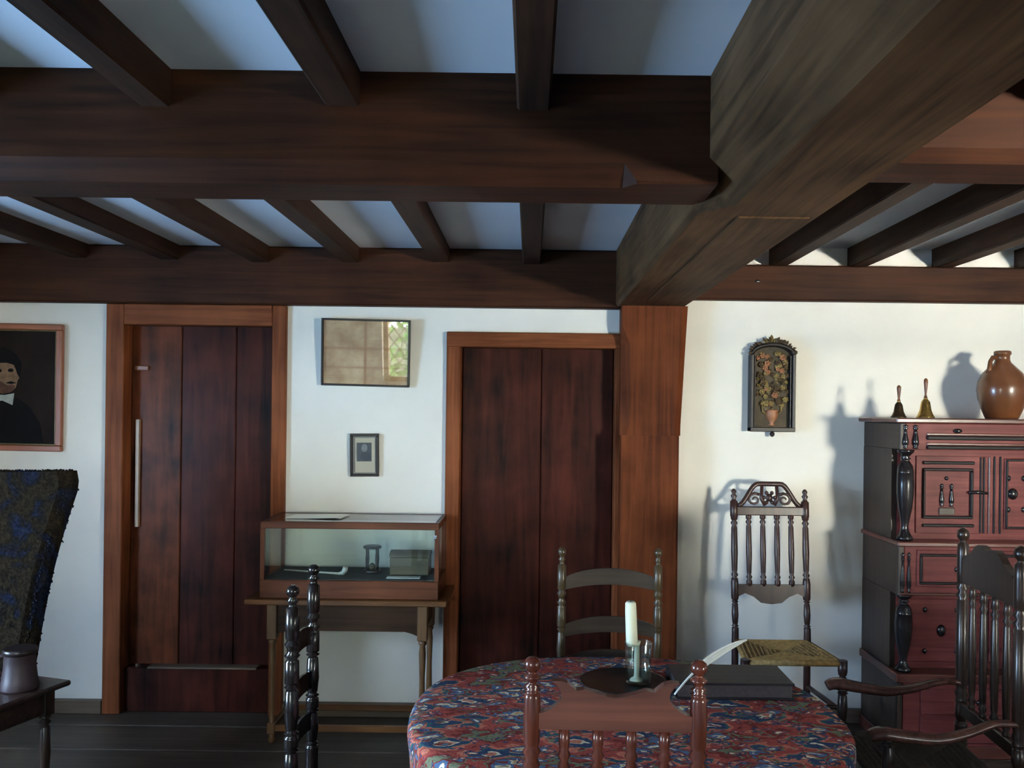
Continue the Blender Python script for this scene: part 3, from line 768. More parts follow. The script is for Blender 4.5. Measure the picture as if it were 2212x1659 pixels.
# ------------------------------------------------------------------ display table and glass case
TT = 0.672
X0, X1 = at(527, 1302, 4.0).x, at(965, 1302, 4.0).x
dt = thing('tavern_table', 'honey-brown tavern table carrying the glass display case between the two doors', 'table', (0,0,0))
box('table_top', (X0, X1), (4.0, 4.40), (TT-0.024, TT), M_tav, dt, bevel=0.004)
lx0, lx1, ly0, ly1 = X0+0.115, X1-0.115, 4.06, 4.35
LM = wood('apron_dark_honey', srgb(36,22,12), srgb(72,46,26), 'X', rough=0.55, spec=0.2)
ap = [(lx0+0.02, TT-0.025), (lx0+0.02, TT-0.165), (lx0+0.05, TT-0.158), (lx0+0.08, TT-0.150), (lx1-0.08, TT-0.150), (lx1-0.05, TT-0.158), (lx1-0.02, TT-0.17), (lx1-0.02, TT-0.025)]
MB().prism(ap, ly0-0.012, ly0+0.008).build('apron', LM, dt)
MB().prism(ap, ly1-0.008, ly1+0.012).build('apron', LM, dt)
for xx in (lx0, lx1): box('side_apron', (xx-0.010, xx+0.010), (ly0+0.02, ly1-0.02), (TT-0.15, TT-0.025), LM, dt, bevel=0.002)
for xx in (lx0, lx1):
    for yy in (ly0, ly1):
        lg = MB()
        lg.box((xx-0.023, xx+0.023), (yy-0.023, yy+0.023), (TT-0.19, TT-0.0245), 0.003)
        lg.lathe([(0.018, 0.09), (0.012, 0.10), (0.015, 0.14), (0.0125, 0.30), (0.0165, 0.42), (0.013, 0.455), (0.020, 0.468), (0.015, 0.484)], (xx, yy, 0), n=12)
        lg.box((xx-0.018, xx+0.018), (yy-0.018, yy+0.018), (0.045, 0.095), 0.003)
        lg.lathe([(0.010, 0), (0.017, 0.015), (0.012, 0.03), (0.014, 0.046)], (xx, yy, 0), n=12)
        lg.build('leg', M_tavZ, dt)
for yy in (ly0, ly1): box('stretcher', (lx0+0.016, lx1-0.016), (yy-0.011, yy+0.011), (0.055, 0.085), M_tav, dt, bevel=0.003)
for xx in (lx0, lx1):
    box('stretcher', (xx-0.011, xx+0.011), (ly0+0.016, ly1-0.016), (0.055, 0.085), M_tav, dt, bevel=0.003)

cs = thing('display_case', 'mahogany-framed glass display case on the tavern table', 'display case', (0,0,TT))
cx0, cx1, cy0, cy1 = at(561, 1200, 4.03).x, at(948, 1200, 4.03).x, 4.03, 4.385
CH = 1.026-TT; PH = 0.085
e = 0.021
box('plinth', (cx0, cx1), (cy0, cy1), (0.001, PH), M_case, cs, bevel=0.004)
box('lining', (cx0+e, cx1-e), (cy0+e, cy1-e), (PH-0.002, PH+0.004), M_cloth, cs)
M_caseZ = wood('case_mahogany_upright', srgb(66,34,20), srgb(118,66,40), 'Z', rough=0.4, spec=0.3)
for xx in (cx0, cx1-e):
    for yy in (cy0, cy1-e): box('upright', (xx+0.001, xx+e-0.001), (yy+0.001, yy+e-0.001), (PH, CH-0.03), M_caseZ, cs)
for yy in (cy0, cy1-e): box('top_rail', (cx0, cx1), (yy, yy+e), (CH-0.032, CH), M_case, cs, bevel=0.003)
for xx in (cx0, cx1-e): box('top_rail', (xx, xx+e), (cy0+e, cy1-e), (CH-0.030, CH-0.001), M_caseZ, cs, bevel=0.002)
gy = 0.004
box('pane', (cx0+e, cx1-e), (cy0+0.009, cy0+0.012), (PH, CH-0.032), M_caseglass, cs)
box('pane', (cx0+e, cx1-e), (cy1-0.012, cy1-0.009), (PH, CH-0.032), M_caseglass, cs)
for xx in (cx0+0.009, cx1-0.012): box('pane', (xx, xx+0.003), (cy0+e, cy1-e), (PH, CH-0.030), M_caseglass, cs)
box('pane', (cx0+e-0.006, cx1-e+0.006), (cy0+e-0.006, cy1-e+0.006), (CH-0.004, CH-0.001), M_picglass, cs)
mb = MB(); hx = at(939, 1163, 4.02)
mb.tube([(hx.x-0.004, cy0-0.004, hx.z-TT+0.006), (hx.x-0.002, cy0-0.006, hx.z-TT-0.004), (hx.x+0.002, cy0-0.006, hx.z-TT-0.006), (hx.x+0.005, cy0-0.004, hx.z-TT+0.005)], 0.0022, 6)
mb.box((hx.x-0.008, hx.x+0.008), (cy0-0.002, cy0+0.001), (hx.z-TT-0.002, hx.z-TT+0.012))
mb.build('hasp', plain('bright_steel', (0.8,0.82,0.82), rough=0.15, metal=1.0), cs)
zf = TT + PH + 0.0045
# in the case
hg = at(804, 1220, 4.23)
h = thing('hourglass', 'small hourglass with dark end plates inside the display case', 'hourglass', (hg.x, 4.23, zf))
M_dkpl = plain('dark_bronze_plate', srgb(48,44,40), rough=0.35, var=0.3)
MB().lathe([(0.040, 0), (0.042, 0.006), (0.040, 0.013)], n=20).build('base_plate', M_dkpl, h)
HH = 0.128
MB().lathe([(0.042, HH-0.012), (0.045, HH-0.006), (0.040, HH)], n=20).build('top_plate', M_dkpl, h)
MB().lathe([(0.022, 0.013), (0.026, 0.03), (0.022, 0.05), (0.006, 0.064), (0.022, 0.080), (0.026, 0.10), (0.022, HH-0.012)], n=18).build('bulb', M_caseglass, h)
MB().lathe([(0.020, 0.0135), (0.022, 0.03), (0.004, 0.045)], n=14).build('sand', M_olive, h)
for k in range(4):
    a = PI/4 + k*PI/2
    MB().lathe([(0.005, 0.012), (0.0035, 0.03), (0.006, 0.064), (0.0035, 0.10), (0.005, HH-0.011)], (0.033*math.cos(a), 0.033*math.sin(a), 0), n=8).build('pillar', M_dkpl, h)
o_ = at(886, 1240, 4.2)
bxw = 0.092
ob = thing('lidded_box', 'dull olive box with a slightly domed lid at the end of the display case', 'box', (min(o_.x, cx1-e-bxw-0.006), 4.22, zf))
box('body', (-bxw, bxw), (-0.06, 0.06), (0.0, 0.085), M_olive, ob, bevel=0.004)
mb = MB()
mb.loft([[(-bxw-0.003+2*(bxw+0.003)*i, yy, zz_) for yy, zz_ in ((-0.063, 0.086), (-0.063, 0.094), (-0.04, 0.106), (0, 0.112), (0.04, 0.106), (0.063, 0.094), (0.063, 0.086))] for i in (0, 1)])
mb.build('lid', M_olive, ob)
pa, pb = at(612, 1216, 4.22), at(742, 1232, 4.12)
pp = thing('clay_pipe', 'long-stemmed white clay pipe lying in the display case', 'pipe', (0, 0, zf))
MB().tube([(pa.x, 4.24, 0.005), ((pa.x+pb.x)/2, 4.19, 0.006), (pb.x-0.02, 4.14, 0.008)], [0.003, 0.0042, 0.006], 8).build('stem', M_clay, pp)
MB().tube([(pb.x-0.024, 4.141, 0.008), (pb.x-0.006, 4.136, 0.012), (pb.x+0.004, 4.132, 0.028), (pb.x+0.008, 4.130, 0.042)], [0.006, 0.010, 0.013, 0.012], 10).build('bowl', M_clay, pp)
ca = at(835, 1248, 4.09)
c_ = box('caption_card', (ca.x, ca.x+0.155), (4.075, 4.125), (0.0006, 0.003), M_card, None, M=None)
c_.location = (0, 0, zf); c_.rotation_euler = (0, 0, 0)
tag(c_, 'small white card lying at the front of the display case', 'card')
# leaflet on the case lid
l0, l1 = at(622, 1118, 4.2).x, at(742, 1118, 4.2).x
lf = MB().loft([[(x_, 4.14, z_), (x_+0.012, 4.30, z_), (x_+0.012, 4.30, z_+0.0012), (x_, 4.14, z_+0.0012)] for x_, z_ in ((l0, 0.0005), (l0+0.09, 0.0005), (l1-0.03, 0.005), (l1, 0.003))]).build('leaflet', M_card)
lf.data.materials.clear(); lf.data.materials.append(plain('laminated_sheet', srgb(214,220,214), rough=0.1, var=0.03, coat=1.0))
lf.location = (0, 0, TT+CH)
tag(lf, 'folded pale leaflet lying on the lid of the display case', 'leaflet')

# ------------------------------------------------------------------ pictures
def parchment():
    m, nt, p = new_mat('stained_parchment')
    tc = N(nt, 'ShaderNodeTexCoord')
    n1 = N(nt, 'ShaderNodeTexNoise'); n1.inputs['Scale'].default_value = 9; n1.inputs['Detail'].default_value = 5
    nt.links.new(tc.outputs['Object'], n1.inputs['Vector'])
    r = ramp(nt, [(0.3, srgb(158,120,74)), (0.7, srgb(206,178,134))])
    nt.links.new(n1.outputs['Fac'], r.inputs['Fac'])
    sx = N(nt, 'ShaderNodeSeparateXYZ'); nt.links.new(tc.outputs['Object'], sx.inputs[0])
    prev = r.outputs['Color']
    def fold(axis, pos, width, strength, lim=None):
        nonlocal prev
        a = N(nt, 'ShaderNodeMath', operation='SUBTRACT'); a.inputs[1].default_value = pos; nt.links.new(sx.outputs[axis], a.inputs[0])
        ab = N(nt, 'ShaderNodeMath', operation='ABSOLUTE'); nt.links.new(a.outputs[0], ab.inputs[0])
        mr = N(nt, 'ShaderNodeMapRange'); mr.inputs[1].default_value = 0; mr.inputs[2].default_value = width; mr.inputs[3].default_value = strength; mr.inputs[4].default_value = 0
        nt.links.new(ab.outputs[0], mr.inputs[0])
        mu = N(nt, 'ShaderNodeMath', operation='MULTIPLY'); nt.links.new(mr.outputs[0], mu.inputs[0]); nt.links.new(n1.outputs['Fac'], mu.inputs[1])
        mx = N(nt, 'ShaderNodeMixRGB'); mx.inputs[2].default_value = (*srgb(150,98,52), 1)
        nt.links.new(mu.outputs[0], mx.inputs[0]); nt.links.new(prev, mx.inputs[1]); prev = mx.outputs[0]
    fold(0, -0.003, 0.012, 1.5); fold(2, 0.02, 0.012, 1.1); fold(2, -0.075, 0.010, 0.9); fold(0, 0.09, 0.03, 0.35)
    # faint rows of writing
    wv = N(nt, 'ShaderNodeTexWave', bands_direction='Z'); wv.inputs['Scale'].default_value = 28; wv.inputs['Distortion'].default_value = 1.2; wv.inputs['Detail'].default_value = 3; wv.inputs['Detail Scale'].default_value = 8
    nt.links.new(tc.outputs['Object'], wv.inputs['Vector'])
    n2 = N(nt, 'ShaderNodeTexNoise'); n2.inputs['Scale'].default_value = 45; nt.links.new(tc.outputs['Object'], n2.inputs['Vector'])
    g1 = N(nt, 'ShaderNodeMath', operation='GREATER_THAN'); g1.inputs[1].default_value = 0.72; nt.links.new(wv.outputs['Fac'], g1.inputs[0])
    mr = N(nt, 'ShaderNodeMapRange'); mr.inputs[1].default_value = 0.45; mr.inputs[2].default_value = 0.65; mr.inputs[4].default_value = 0.28; nt.links.new(n2.outputs['Fac'], mr.inputs[0])
    mu = N(nt, 'ShaderNodeMath', operation='MULTIPLY'); nt.links.new(g1.outputs[0], mu.inputs[0]); nt.links.new(mr.outputs[0], mu.inputs[1])
    mx = N(nt, 'ShaderNodeMixRGB'); mx.inputs[2].default_value = (*srgb(120,90,62), 1)
    nt.links.new(mu.outputs[0], mx.inputs[0]); nt.links.new(prev, mx.inputs[1])
    nt.links.new(mx.outputs[0], p.inputs['Base Color']); p.inputs['Roughness'].default_value = 0.8
    return m
# framed document: hangs from its top edge leaning slightly forward
pc = at(790, 762, 4.40)
doc = thing('framed_document', 'framed yellowed document under glass hanging between the doors', 'picture', (pc.x, 4.404, pc.z))
doc.rotation_euler = (math.radians(4.6), math.radians(0.9), 0)
W2, H2, fw = 0.2215, 0.168, 0.010
for nm, x_, z_ in (('frame_rail', (-W2, W2), (H2-fw, H2)), ('frame_rail', (-W2, W2), (-H2, -H2+fw)), ('frame_stile', (-W2, -W2+fw), (-H2+fw, H2-fw)), ('frame_stile', (W2-fw, W2), (-H2+fw, H2-fw))):
    box(nm, x_, (-0.014, 0.014), z_, M_frameblk, doc, bevel=0.002)
box('parchment', (-W2+fw, W2-fw), (0.003, 0.008), (-H2+fw, H2-fw), parchment(), doc)
box('pane', (-W2+fw, W2-fw), (-0.006, -0.004), (-H2+fw, H2-fw), M_picglass, doc)

pc = at(787, 983, 4.42)
ph = thing('framed_photograph', 'small dark-framed portrait photograph with a wide cream mount', 'picture', (pc.x, 4.425, pc.z))
ph.rotation_euler = (math.radians(1.0), math.radians(-0.8), 0)
W2, H2, fw = 0.0725, 0.108, 0.0135
for nm, x_, z_ in (('frame_rail', (-W2, W2), (H2-fw, H2)), ('frame_rail', (-W2, W2), (-H2, -H2+fw)), ('frame_stile', (-W2, -W2+fw), (-H2+fw, H2-fw)), ('frame_stile', (W2-fw, W2), (-H2+fw, H2-fw))):
    box(nm, x_, (-0.010, 0.010), z_, M_frameblk, ph, bevel=0.003)
M_mount = plain('cream_mount', srgb(188,180,154), rough=0.8, var=0.05)
box('mount', (-W2+fw, W2-fw), (0.0, 0.005), (-H2+fw, H2-fw), plain('grey_mount_edge', srgb(120,116,104), rough=0.8), ph)
box('mount_card', (-0.047, 0.052), (-0.0015, 0.0), (-0.088, 0.086), M_mount, ph)
box('print', (-0.039, 0.036), (-0.0022, -0.0014), (-0.032, 0.062), plain('dark_print', srgb(46,46,48), rough=0.5, var=0.4, scale=25), ph)
def disc(name, cx_, cz_, rx_, rz_, y0, y1, mat, parent, n=20, sq=2.0):
    o = [(cx_ + rx_*math.copysign(abs(math.cos(2*PI*i/n))**(2/sq), math.cos(2*PI*i/n)), cz_ + rz_*math.copysign(abs(math.sin(2*PI*i/n))**(2/sq), math.sin(2*PI*i/n))) for i in range(n)]
    return MB().prism(o, y0, y1).build(name, mat, parent)
disc('printed_head', 0.0, 0.036, 0.015, 0.020, -0.0026, -0.002, plain('print_grey', srgb(120,120,116), rough=0.6, var=0.25, scale=60), ph)
disc('printed_shoulders', 0.006, -0.008, 0.028, 0.022, -0.0025, -0.0021, plain('print_black', srgb(24,24,28), rough=0.6), ph)
box('pane', (-W2+fw, W2-fw), (-0.0055, -0.004), (-H2+fw, H2-fw), M_picglass, ph)

# painted portrait at the left edge
PR, PT, PB = at(134, 835, 4.41), at(70, 699, 4.41).z, at(70, 974, 4.41).z
pw = 0.60
pt = thing('portrait_painting', 'dark oil portrait of a person in black hat and white collar, orange-brown frame', 'painting', (PR.x-pw/2, 4.42, (PT+PB)/2))
pt.rotation_euler = (math.radians(1.0), math.radians(0.6), 0)
W2, H2, fw = pw/2, (PT-PB)/2, 0.030
M_pfx = wood('orange_brown_frame_rail', srgb(120,62,36), srgb(170,98,62), 'X', rough=0.35)
for nm, x_, z_, mm in (('frame_rail', (-W2, W2), (H2-fw, H2), M_pfx), ('frame_rail', (-W2, W2), (-H2, -H2+fw), M_pfx), ('frame_stile', (-W2, -W2+fw), (-H2+fw, H2-fw), M_pframe), ('frame_stile', (W2-fw, W2), (-H2+fw, H2-fw), M_pframe)):
    box(nm, x_, (-0.018, 0.012), z_, mm, pt, bevel=0.004)
g0 = 0.008
for x_, z_ in (((-W2+fw, W2-fw), (H2-fw-g0, H2-fw)), ((-W2+fw, W2-fw), (-H2+fw, -H2+fw+g0)), ((-W2+fw, -W2+fw+g0), (-H2+fw+g0, H2-fw-g0)), ((W2-fw-g0, W2-fw), (-H2+fw+g0, H2-fw-g0))):
    box('gilt_slip', x_, (-0.010, 0.006), z_, M_gilt, pt, bevel=0.002)
cv = box('canvas', (-W2+fw, W2-fw), (0.0, 0.008), (-H2+fw, H2-fw), plain('dark_brown_ground', srgb(34,25,22), rough=0.6, var=0.35, scale=5, spec=0.1), pt)
M_coat = plain('painted_black', srgb(14,12,14), rough=0.6, var=0.2, spec=0.1)
M_skin = plain('painted_flesh', srgb(122,98,78), spec=0.1, rough=0.6, var=0.3, scale=30)
M_skin2 = plain('painted_flesh_dim', srgb(84,60,50), spec=0.1, rough=0.6, var=0.3, scale=30)
def poly(name, pts, layer, mat):
    return MB().prism(pts, -0.0006*layer, 0.0005-0.0006*layer+0.0002).build(name, mat, cv)
fc = at(8, 810, 4.41)
ox, oz = fc.x-(PR.x-pw/2), fc.z-(PT+PB)/2
S_ = lambda pts: [(ox+a, oz+b) for a, b in pts]
poly('painted_coat', [(-0.265, -H2+fw+0.004), (-0.24, oz-0.16), (ox-0.09, oz-0.115), (ox+0.07, oz-0.115), (ox+0.13, oz-0.16), (ox+0.18, oz-0.24), (ox+0.2, -H2+fw+0.004)], 1, M_coat)
poly('painted_hair', S_([(-0.11, -0.11), (-0.125, 0.0), (-0.11, 0.09), (-0.07, 0.135), (0.0, 0.14), (0.055, 0.11), (0.085, 0.06), (0.075, 0.0), (0.055, -0.05), (0.03, -0.10)]), 2, M_coat)
poly('painted_face', S_([(-0.07, -0.03), (-0.075, 0.03), (-0.04, 0.06), (0.01, 0.062), (0.045, 0.052), (0.055, 0.03), (0.062, 0.008), (0.074, -0.012), (0.066, -0.024), (0.062, -0.04), (0.056, -0.062), (0.032, -0.086), (-0.012, -0.096), (-0.05, -0.075)]), 3, M_skin)
poly('painted_cheek_shade', S_([(-0.075, -0.03), (-0.02, -0.03), (0.01, -0.05), (0.052, -0.052), (0.05, -0.066), (0.032, -0.086), (-0.012, -0.096), (-0.05, -0.075)]), 4, M_skin2)
poly('painted_eye', S_([(0.014, 0.024), (0.024, 0.034), (0.040, 0.033), (0.046, 0.023), (0.036, 0.016), (0.022, 0.016)]), 5, M_coat)
poly('painted_eye', S_([(-0.048, 0.02), (-0.036, 0.03), (-0.02, 0.03), (-0.012, 0.02), (-0.022, 0.013), (-0.038, 0.013)]), 5, M_coat)
poly('painted_mouth', S_([(0.012, -0.052), (0.034, -0.046), (0.056, -0.05), (0.034, -0.058)]), 5, plain('painted_lip', srgb(90,48,42), rough=0.5))
poly('painted_moustache', S_([(0.004, -0.040), (0.03, -0.030), (0.064, -0.038), (0.034, -0.044)]), 6, M_coat)
poly('painted_collar', S_([(-0.10, -0.095), (0.0, -0.10), (0.050, -0.090), (0.042, -0.150), (-0.01, -0.128), (-0.07, -0.14)]), 6, plain('painted_linen', srgb(150,156,150), rough=0.5, var=0.15, scale=20))

# ------------------------------------------------------------------ ornamented wall plaque
a0, a1 = at(1622, 850, 4.375), at(1719, 850, 4.375)
zt_, zb_ = at(1670, 746, 4.375).z, at(1670, 932, 4.375).z
pq = thing('wall_plaque', 'dark arched shadow-box plaque with gilt flower relief and leafy crest on the wall', 'wall plaque', ((a0.x+a1.x)/2, YW, zb_))
hw = (a1.x-a0.x)/2; hh = zt_-zb_
M_gold = plain('tarnished_gilt_leaf', srgb(140,120,74), rough=0.45, metal=0.35, var=0.45, scale=40)
M_gold2 = plain('dark_gilt', srgb(84,66,44), rough=0.5, metal=0.3, var=0.5, scale=50)
M_terr = plain('terracotta_gilt', srgb(158,106,74), rough=0.5, var=0.25, scale=40)
M_pqf = plain('plaque_frame', srgb(34,28,28), rough=0.4, var=0.3, spec=0.3)
def archtop(w, h, rise, n=14):
    return [(-w, 0.0), (w, 0.0)] + [(w*math.cos(PI*i/n), h + rise*math.sin(PI*i/n)) for i in range(n+1)]
MB().prism(archtop(hw-0.004, hh-0.03, 0.03), -0.03, -0.001).build('backboard', plain('plaque_ground', srgb(72,60,42), rough=0.7, var=0.4, scale=18), pq)
for s in (-1, 1):
    box('frame_stile', tuple(sorted((s*hw, s*(hw-0.016)))), (-0.066, -0.001), (0, hh-0.045), M_pqf, pq, bevel=0.003)
    box('inner_bead', tuple(sorted((s*(hw-0.019), s*(hw-0.026)))), (-0.056, -0.029), (0.016, hh-0.05), M_pqf, pq, bevel=0.002)
box('frame_rail', (-hw, hw), (-0.068, -0.001), (-0.002, 0.020), M_pqf, pq, bevel=0.003)
pts = [(hw*0.93*math.cos(PI*i/18), -0.045, hh-0.047+0.052*math.sin(PI*i/18)**0.9) for i in range(19)]
MB().tube(pts, 0.012, 8).build('frame_arch', M_pqf, pq)
MB().lathe([(0.006, 0), (0.012, 0.006), (0.013, 0.014), (0.009, 0.022), (0.002, 0.026)], (-0.001+0.006, -0.035, -0.002), (0, 0, -1), n=12).build('pendant', M_pqf, pq)
rnd = random.Random(3)
def leaf_mesh(L, Wd):
    mb = MB(); bm = mb.bm
    a = [(0,0,0), (Wd*0.8, -0.003, L*0.35), (Wd, -0.004, L*0.6), (0, -0.002, L), (-Wd, -0.004, L*0.6), (-Wd*0.8, -0.003, L*0.35)]
    f = [bm.verts.new(p) for p in a]; m1 = bm.verts.new((0, -0.008, L*0.5)); b1 = bm.verts.new((0, 0.003, L*0.5))
    for i in range(6):
        bm.faces.new((f[i], f[(i+1)%6], m1)); bm.faces.new((f[(i+1)%6], f[i], b1))
    return mb.mesh('leaf')
LEAF = leaf_mesh(0.030, 0.0075); LEAF.materials.append(M_gold2)
LEAF2 = leaf_mesh(0.026, 0.0070); LEAF2.materials.append(M_gold)
def put_leaf(me, x_, y_, z_, ang, sc=1.0, name='leaf'):
    o = bpy.data.objects.new(name, me); C.objects.link(o); o.parent = pq
    o.location = (x_, y_, z_); o.rotation_euler = (rnd.uniform(-0.3, 0.2), ang, rnd.uniform(-0.3, 0.3)); o.scale = (sc, sc, sc)
for i in range(27):
    t_ = i/26; an = PI*t_
    x_ = hw*0.93*math.cos(an); z_ = hh-0.047+0.052*math.sin(an)**0.9
    sc = 0.75+0.5*math.sin(an)**6 + rnd.uniform(-0.12, 0.12)
    put_leaf(LEAF, x_, -0.05+rnd.uniform(-0.006, 0.012), z_+0.006, math.pi/2-an + rnd.uniform(-0.6, 0.6), sc)
for k, (dx, dz, ang, sc) in enumerate([(0, 0.012, 0, 1.7), (-0.012, 0.012, -0.5, 1.3), (0.012, 0.012, 0.5, 1.3), (0.0, 0.028, 0.1, 1.2), (-0.02, 0.010, -0.9, 1.1), (0.02, 0.010, 0.9, 1.1)]):
    put_leaf(LEAF2, -0.008+dx, -0.046, hh-0.002+dz, ang, sc)
# relief: vase below, bouquet above
MB().lathe([(0.012, 0.0), (0.018, 0.004), (0.010, 0.012), (0.026, 0.035), (0.033, 0.055), (0.028, 0.068), (0.034, 0.078), (0.026, 0.080)], (0.002, -0.030, 0.028), n=16).build('vase', M_terr, pq)
for s in (-1, 1):
    MB().tube([(s*0.028, -0.034, 0.085), (s*0.047, -0.036, 0.10), (s*0.048, -0.036, 0.125), (s*0.034, -0.036, 0.135), (s*0.026, -0.035, 0.122)], [0.003, 0.004, 0.004, 0.003, 0.0025], 6).build('vase_handle', M_gold, pq)
FL = MB()
for k in range(6):
    an = k*PI/3
    FL.ball((0.0085*math.cos(an), 0, 0.0085*math.sin(an)), 0.0062, 1, (1, 0.6, 1))
FL.ball((0, -0.003, 0), 0.0055, 1)
FL = FL.mesh('flower'); FL.materials.append(M_gold)
FL2 = FL.copy(); FL2.materials.clear(); FL2.materials.append(M_terr)
FL3 = FL.copy(); FL3.materials.clear(); FL3.materials.append(M_gold2)
for i in range(58):
    z_ = rnd.uniform(0.125, hh-0.025); w = (hw-0.032)*(1 if z_ < hh-0.06 else 0.75)
    x_ = rnd.uniform(-w, w)
    o = bpy.data.objects.new('flower', rnd.choice([FL, FL, FL2, FL3, FL3])); C.objects.link(o); o.parent = pq
    s_ = rnd.uniform(0.7, 1.25); o.scale = (s_, s_, s_); o.location = (x_, -0.034-rnd.uniform(0, 0.008), z_); o.rotation_euler = (0, rnd.uniform(0, 2), 0)
for i in range(46):
    z_ = rnd.uniform(0.10, hh-0.03); x_ = rnd.uniform(-hw+0.03, hw-0.03)
    put_leaf(LEAF if i % 3 else LEAF2, x_, -0.031, z_, rnd.uniform(-2.6, 2.6), rnd.uniform(0.8, 1.2))

# ------------------------------------------------------------------ press cupboard
KX0, KX1, KYF, KYR, KYB = 1.672, 2.95, 3.97, 4.06, 4.40
cb = thing('press_cupboard', 'mauve-red carved press cupboard with black turned columns at the right of the white wall', 'cupboard', (0,0,0))
kz = lambda py: at(2000, py, KYF).z
def panel(nm, x, y, z, mat=None, bev=0.003): return box(nm, x, y, z, mat or M_cup, cb, bevel=bev)
top0 = kz(914); 
panel('top_board', (KX0-0.03, KX1+0.03), (KYF-0.035, KYB), (top0, top0+0.022), M_cuptop, 0.005)
zf0, zu0, zm1, zm0, zl0, zs0 = kz(972), kz(1170), kz(1181), kz(1287), kz(1455), kz(1474)
for s, xx in ((-1, (KX0, KX0+0.025)), (1, (KX1-0.025, KX1))):
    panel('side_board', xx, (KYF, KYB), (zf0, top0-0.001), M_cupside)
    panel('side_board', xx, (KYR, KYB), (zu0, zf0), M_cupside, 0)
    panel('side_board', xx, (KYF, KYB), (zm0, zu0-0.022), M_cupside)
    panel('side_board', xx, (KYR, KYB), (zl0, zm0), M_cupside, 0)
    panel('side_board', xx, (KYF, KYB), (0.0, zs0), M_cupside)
ix = (KX0+0.026, KX1-0.026)
panel('frieze', ix, (KYF+0.004, KYB), (zf0, top0-0.001))
panel('upper_front', ix, (KYR, KYR+0.02), (zu0, zf0), None, 0)
panel('middle_shelf', (KX0-0.012, KX1+0.012), (KYF-0.02, KYB), (zu0-0.022, zu0), M_cuptop, 0.005)
panel('drawer_frieze', ix, (KYF+0.004, KYB), (zm0, zu0-0.0225))
panel('lower_front', ix, (KYR, KYR+0.02), (zl0, zm0), None, 0)
panel('lower_shelf', (KX0-0.012, KX1+0.012), (KYF-0.02, KYB), (zs0, zl0), M_cuptop, 0.005)
panel('base_front', ix, (KYF+0.004, KYB), (0.04, zs0-0.0005))
panel('plinth', (KX0-0.008, KX1+0.008), (KYF-0.008, KYB), (0.0, 0.055), M_cuptop, 0.004)
def mould(nm, x, z, yf, t=0.012, mat=None):
    return box(nm, x, (yf-t, yf+0.001), z, mat or M_mould, cb, bevel=min(0.004, t*0.4))
yF = KYF+0.004
for py0, py1 in ((941, 950), (962, 970)):
    mould('moulding', (KX0+0.12, KX1-0.12), (kz(py1), kz(py0)), yF, 0.014)
    mould('moulding', (KX0+0.12, KX1-0.12), (kz(py0)+0.001, kz(py0)+0.012), yF, 0.008, M_cuptop)
mould('moulding', (KX0, KX1), (kz(1178), kz(1171)), KYF-0.002, 0.012)
def split_spindle(x_, y_, z0, z1, r):
    L = z1-z0
    prof = [(r*0.3, 0), (r*0.9, L*0.03), (r*0.5, L*0.08), (r*1.0, L*0.2), (r*0.95, L*0.35), (r*0.55, L*0.62), (r*0.4, L*0.78), (r*0.8, L*0.84), (r*0.4, L*0.90), (r*0.9, L*0.95), (r*0.2, L)]
    return MB().lathe(prof, (x_, y_, z0), n=12).build('split_spindle', M_ebon, cb)
def boss(x_, y_, z_, r, tall=1.25):
    return MB().ball((x_, y_, z_), r, 2, (1, 0.65, tall)).build('boss', M_ebon, cb)
# corner spindle pairs on the frieze and the drawer row, mirrored on the right end
KC = (KX0+KX1)/2
for px_ in (1950, 1972):
    xx = at(px_, 950, KYF).x + 0.012
    for xm in (xx, 2*KC-xx):
        split_spindle(xm, yF-0.004, kz(970), kz(918), 0.015)
for px_ in (1944, 1958):
    xx = at(px_, 1230, KYF).x + 0.012
    for xm in (xx, 2*KC-xx):
        split_spindle(xm, yF-0.004, kz(1283), kz(1194), 0.0105)
boss(at(2069, 930, KYF).x, yF-0.004, kz(930), 0.021, 0.5); boss(2*KC-at(2069, 930, KYF).x, yF-0.004, kz(930), 0.021, 0.5)
# columns
def column(x_, y_, z0, z1, r):
    L = z1-z0
    prof = [(r*0.95, 0), (r*1.0, L*0.03), (r*0.75, L*0.06), (r*0.55, L*0.10), (r*0.42, L*0.15), (r*0.62, L*0.25), (r*0.86, L*0.36), (r*1.02, L*0.50), (r*1.05, L*0.62), (r*1.0, L*0.74), (r*1.03, L*0.745), (r*0.98, L*0.76), (r*0.88, L*0.82), (r*0.5, L*0.87), (r*0.42, L*0.885), (r*0.7, L*0.90), (r*0.42, L*0.92), (r*0.75, L*0.95), (r*1.0, L*0.975), (r*1.0, L)]
    return MB().lathe(prof, (x_, y_, z0), n=24).build('column', M_ebon, cb)
cxl = KX0+0.042
for xm in (cxl, 2*KC-cxl):
    column(xm, KYF+0.040, zu0, zf0, 0.037)
    column(xm, KYF+0.040, zl0, zm0, 0.037)
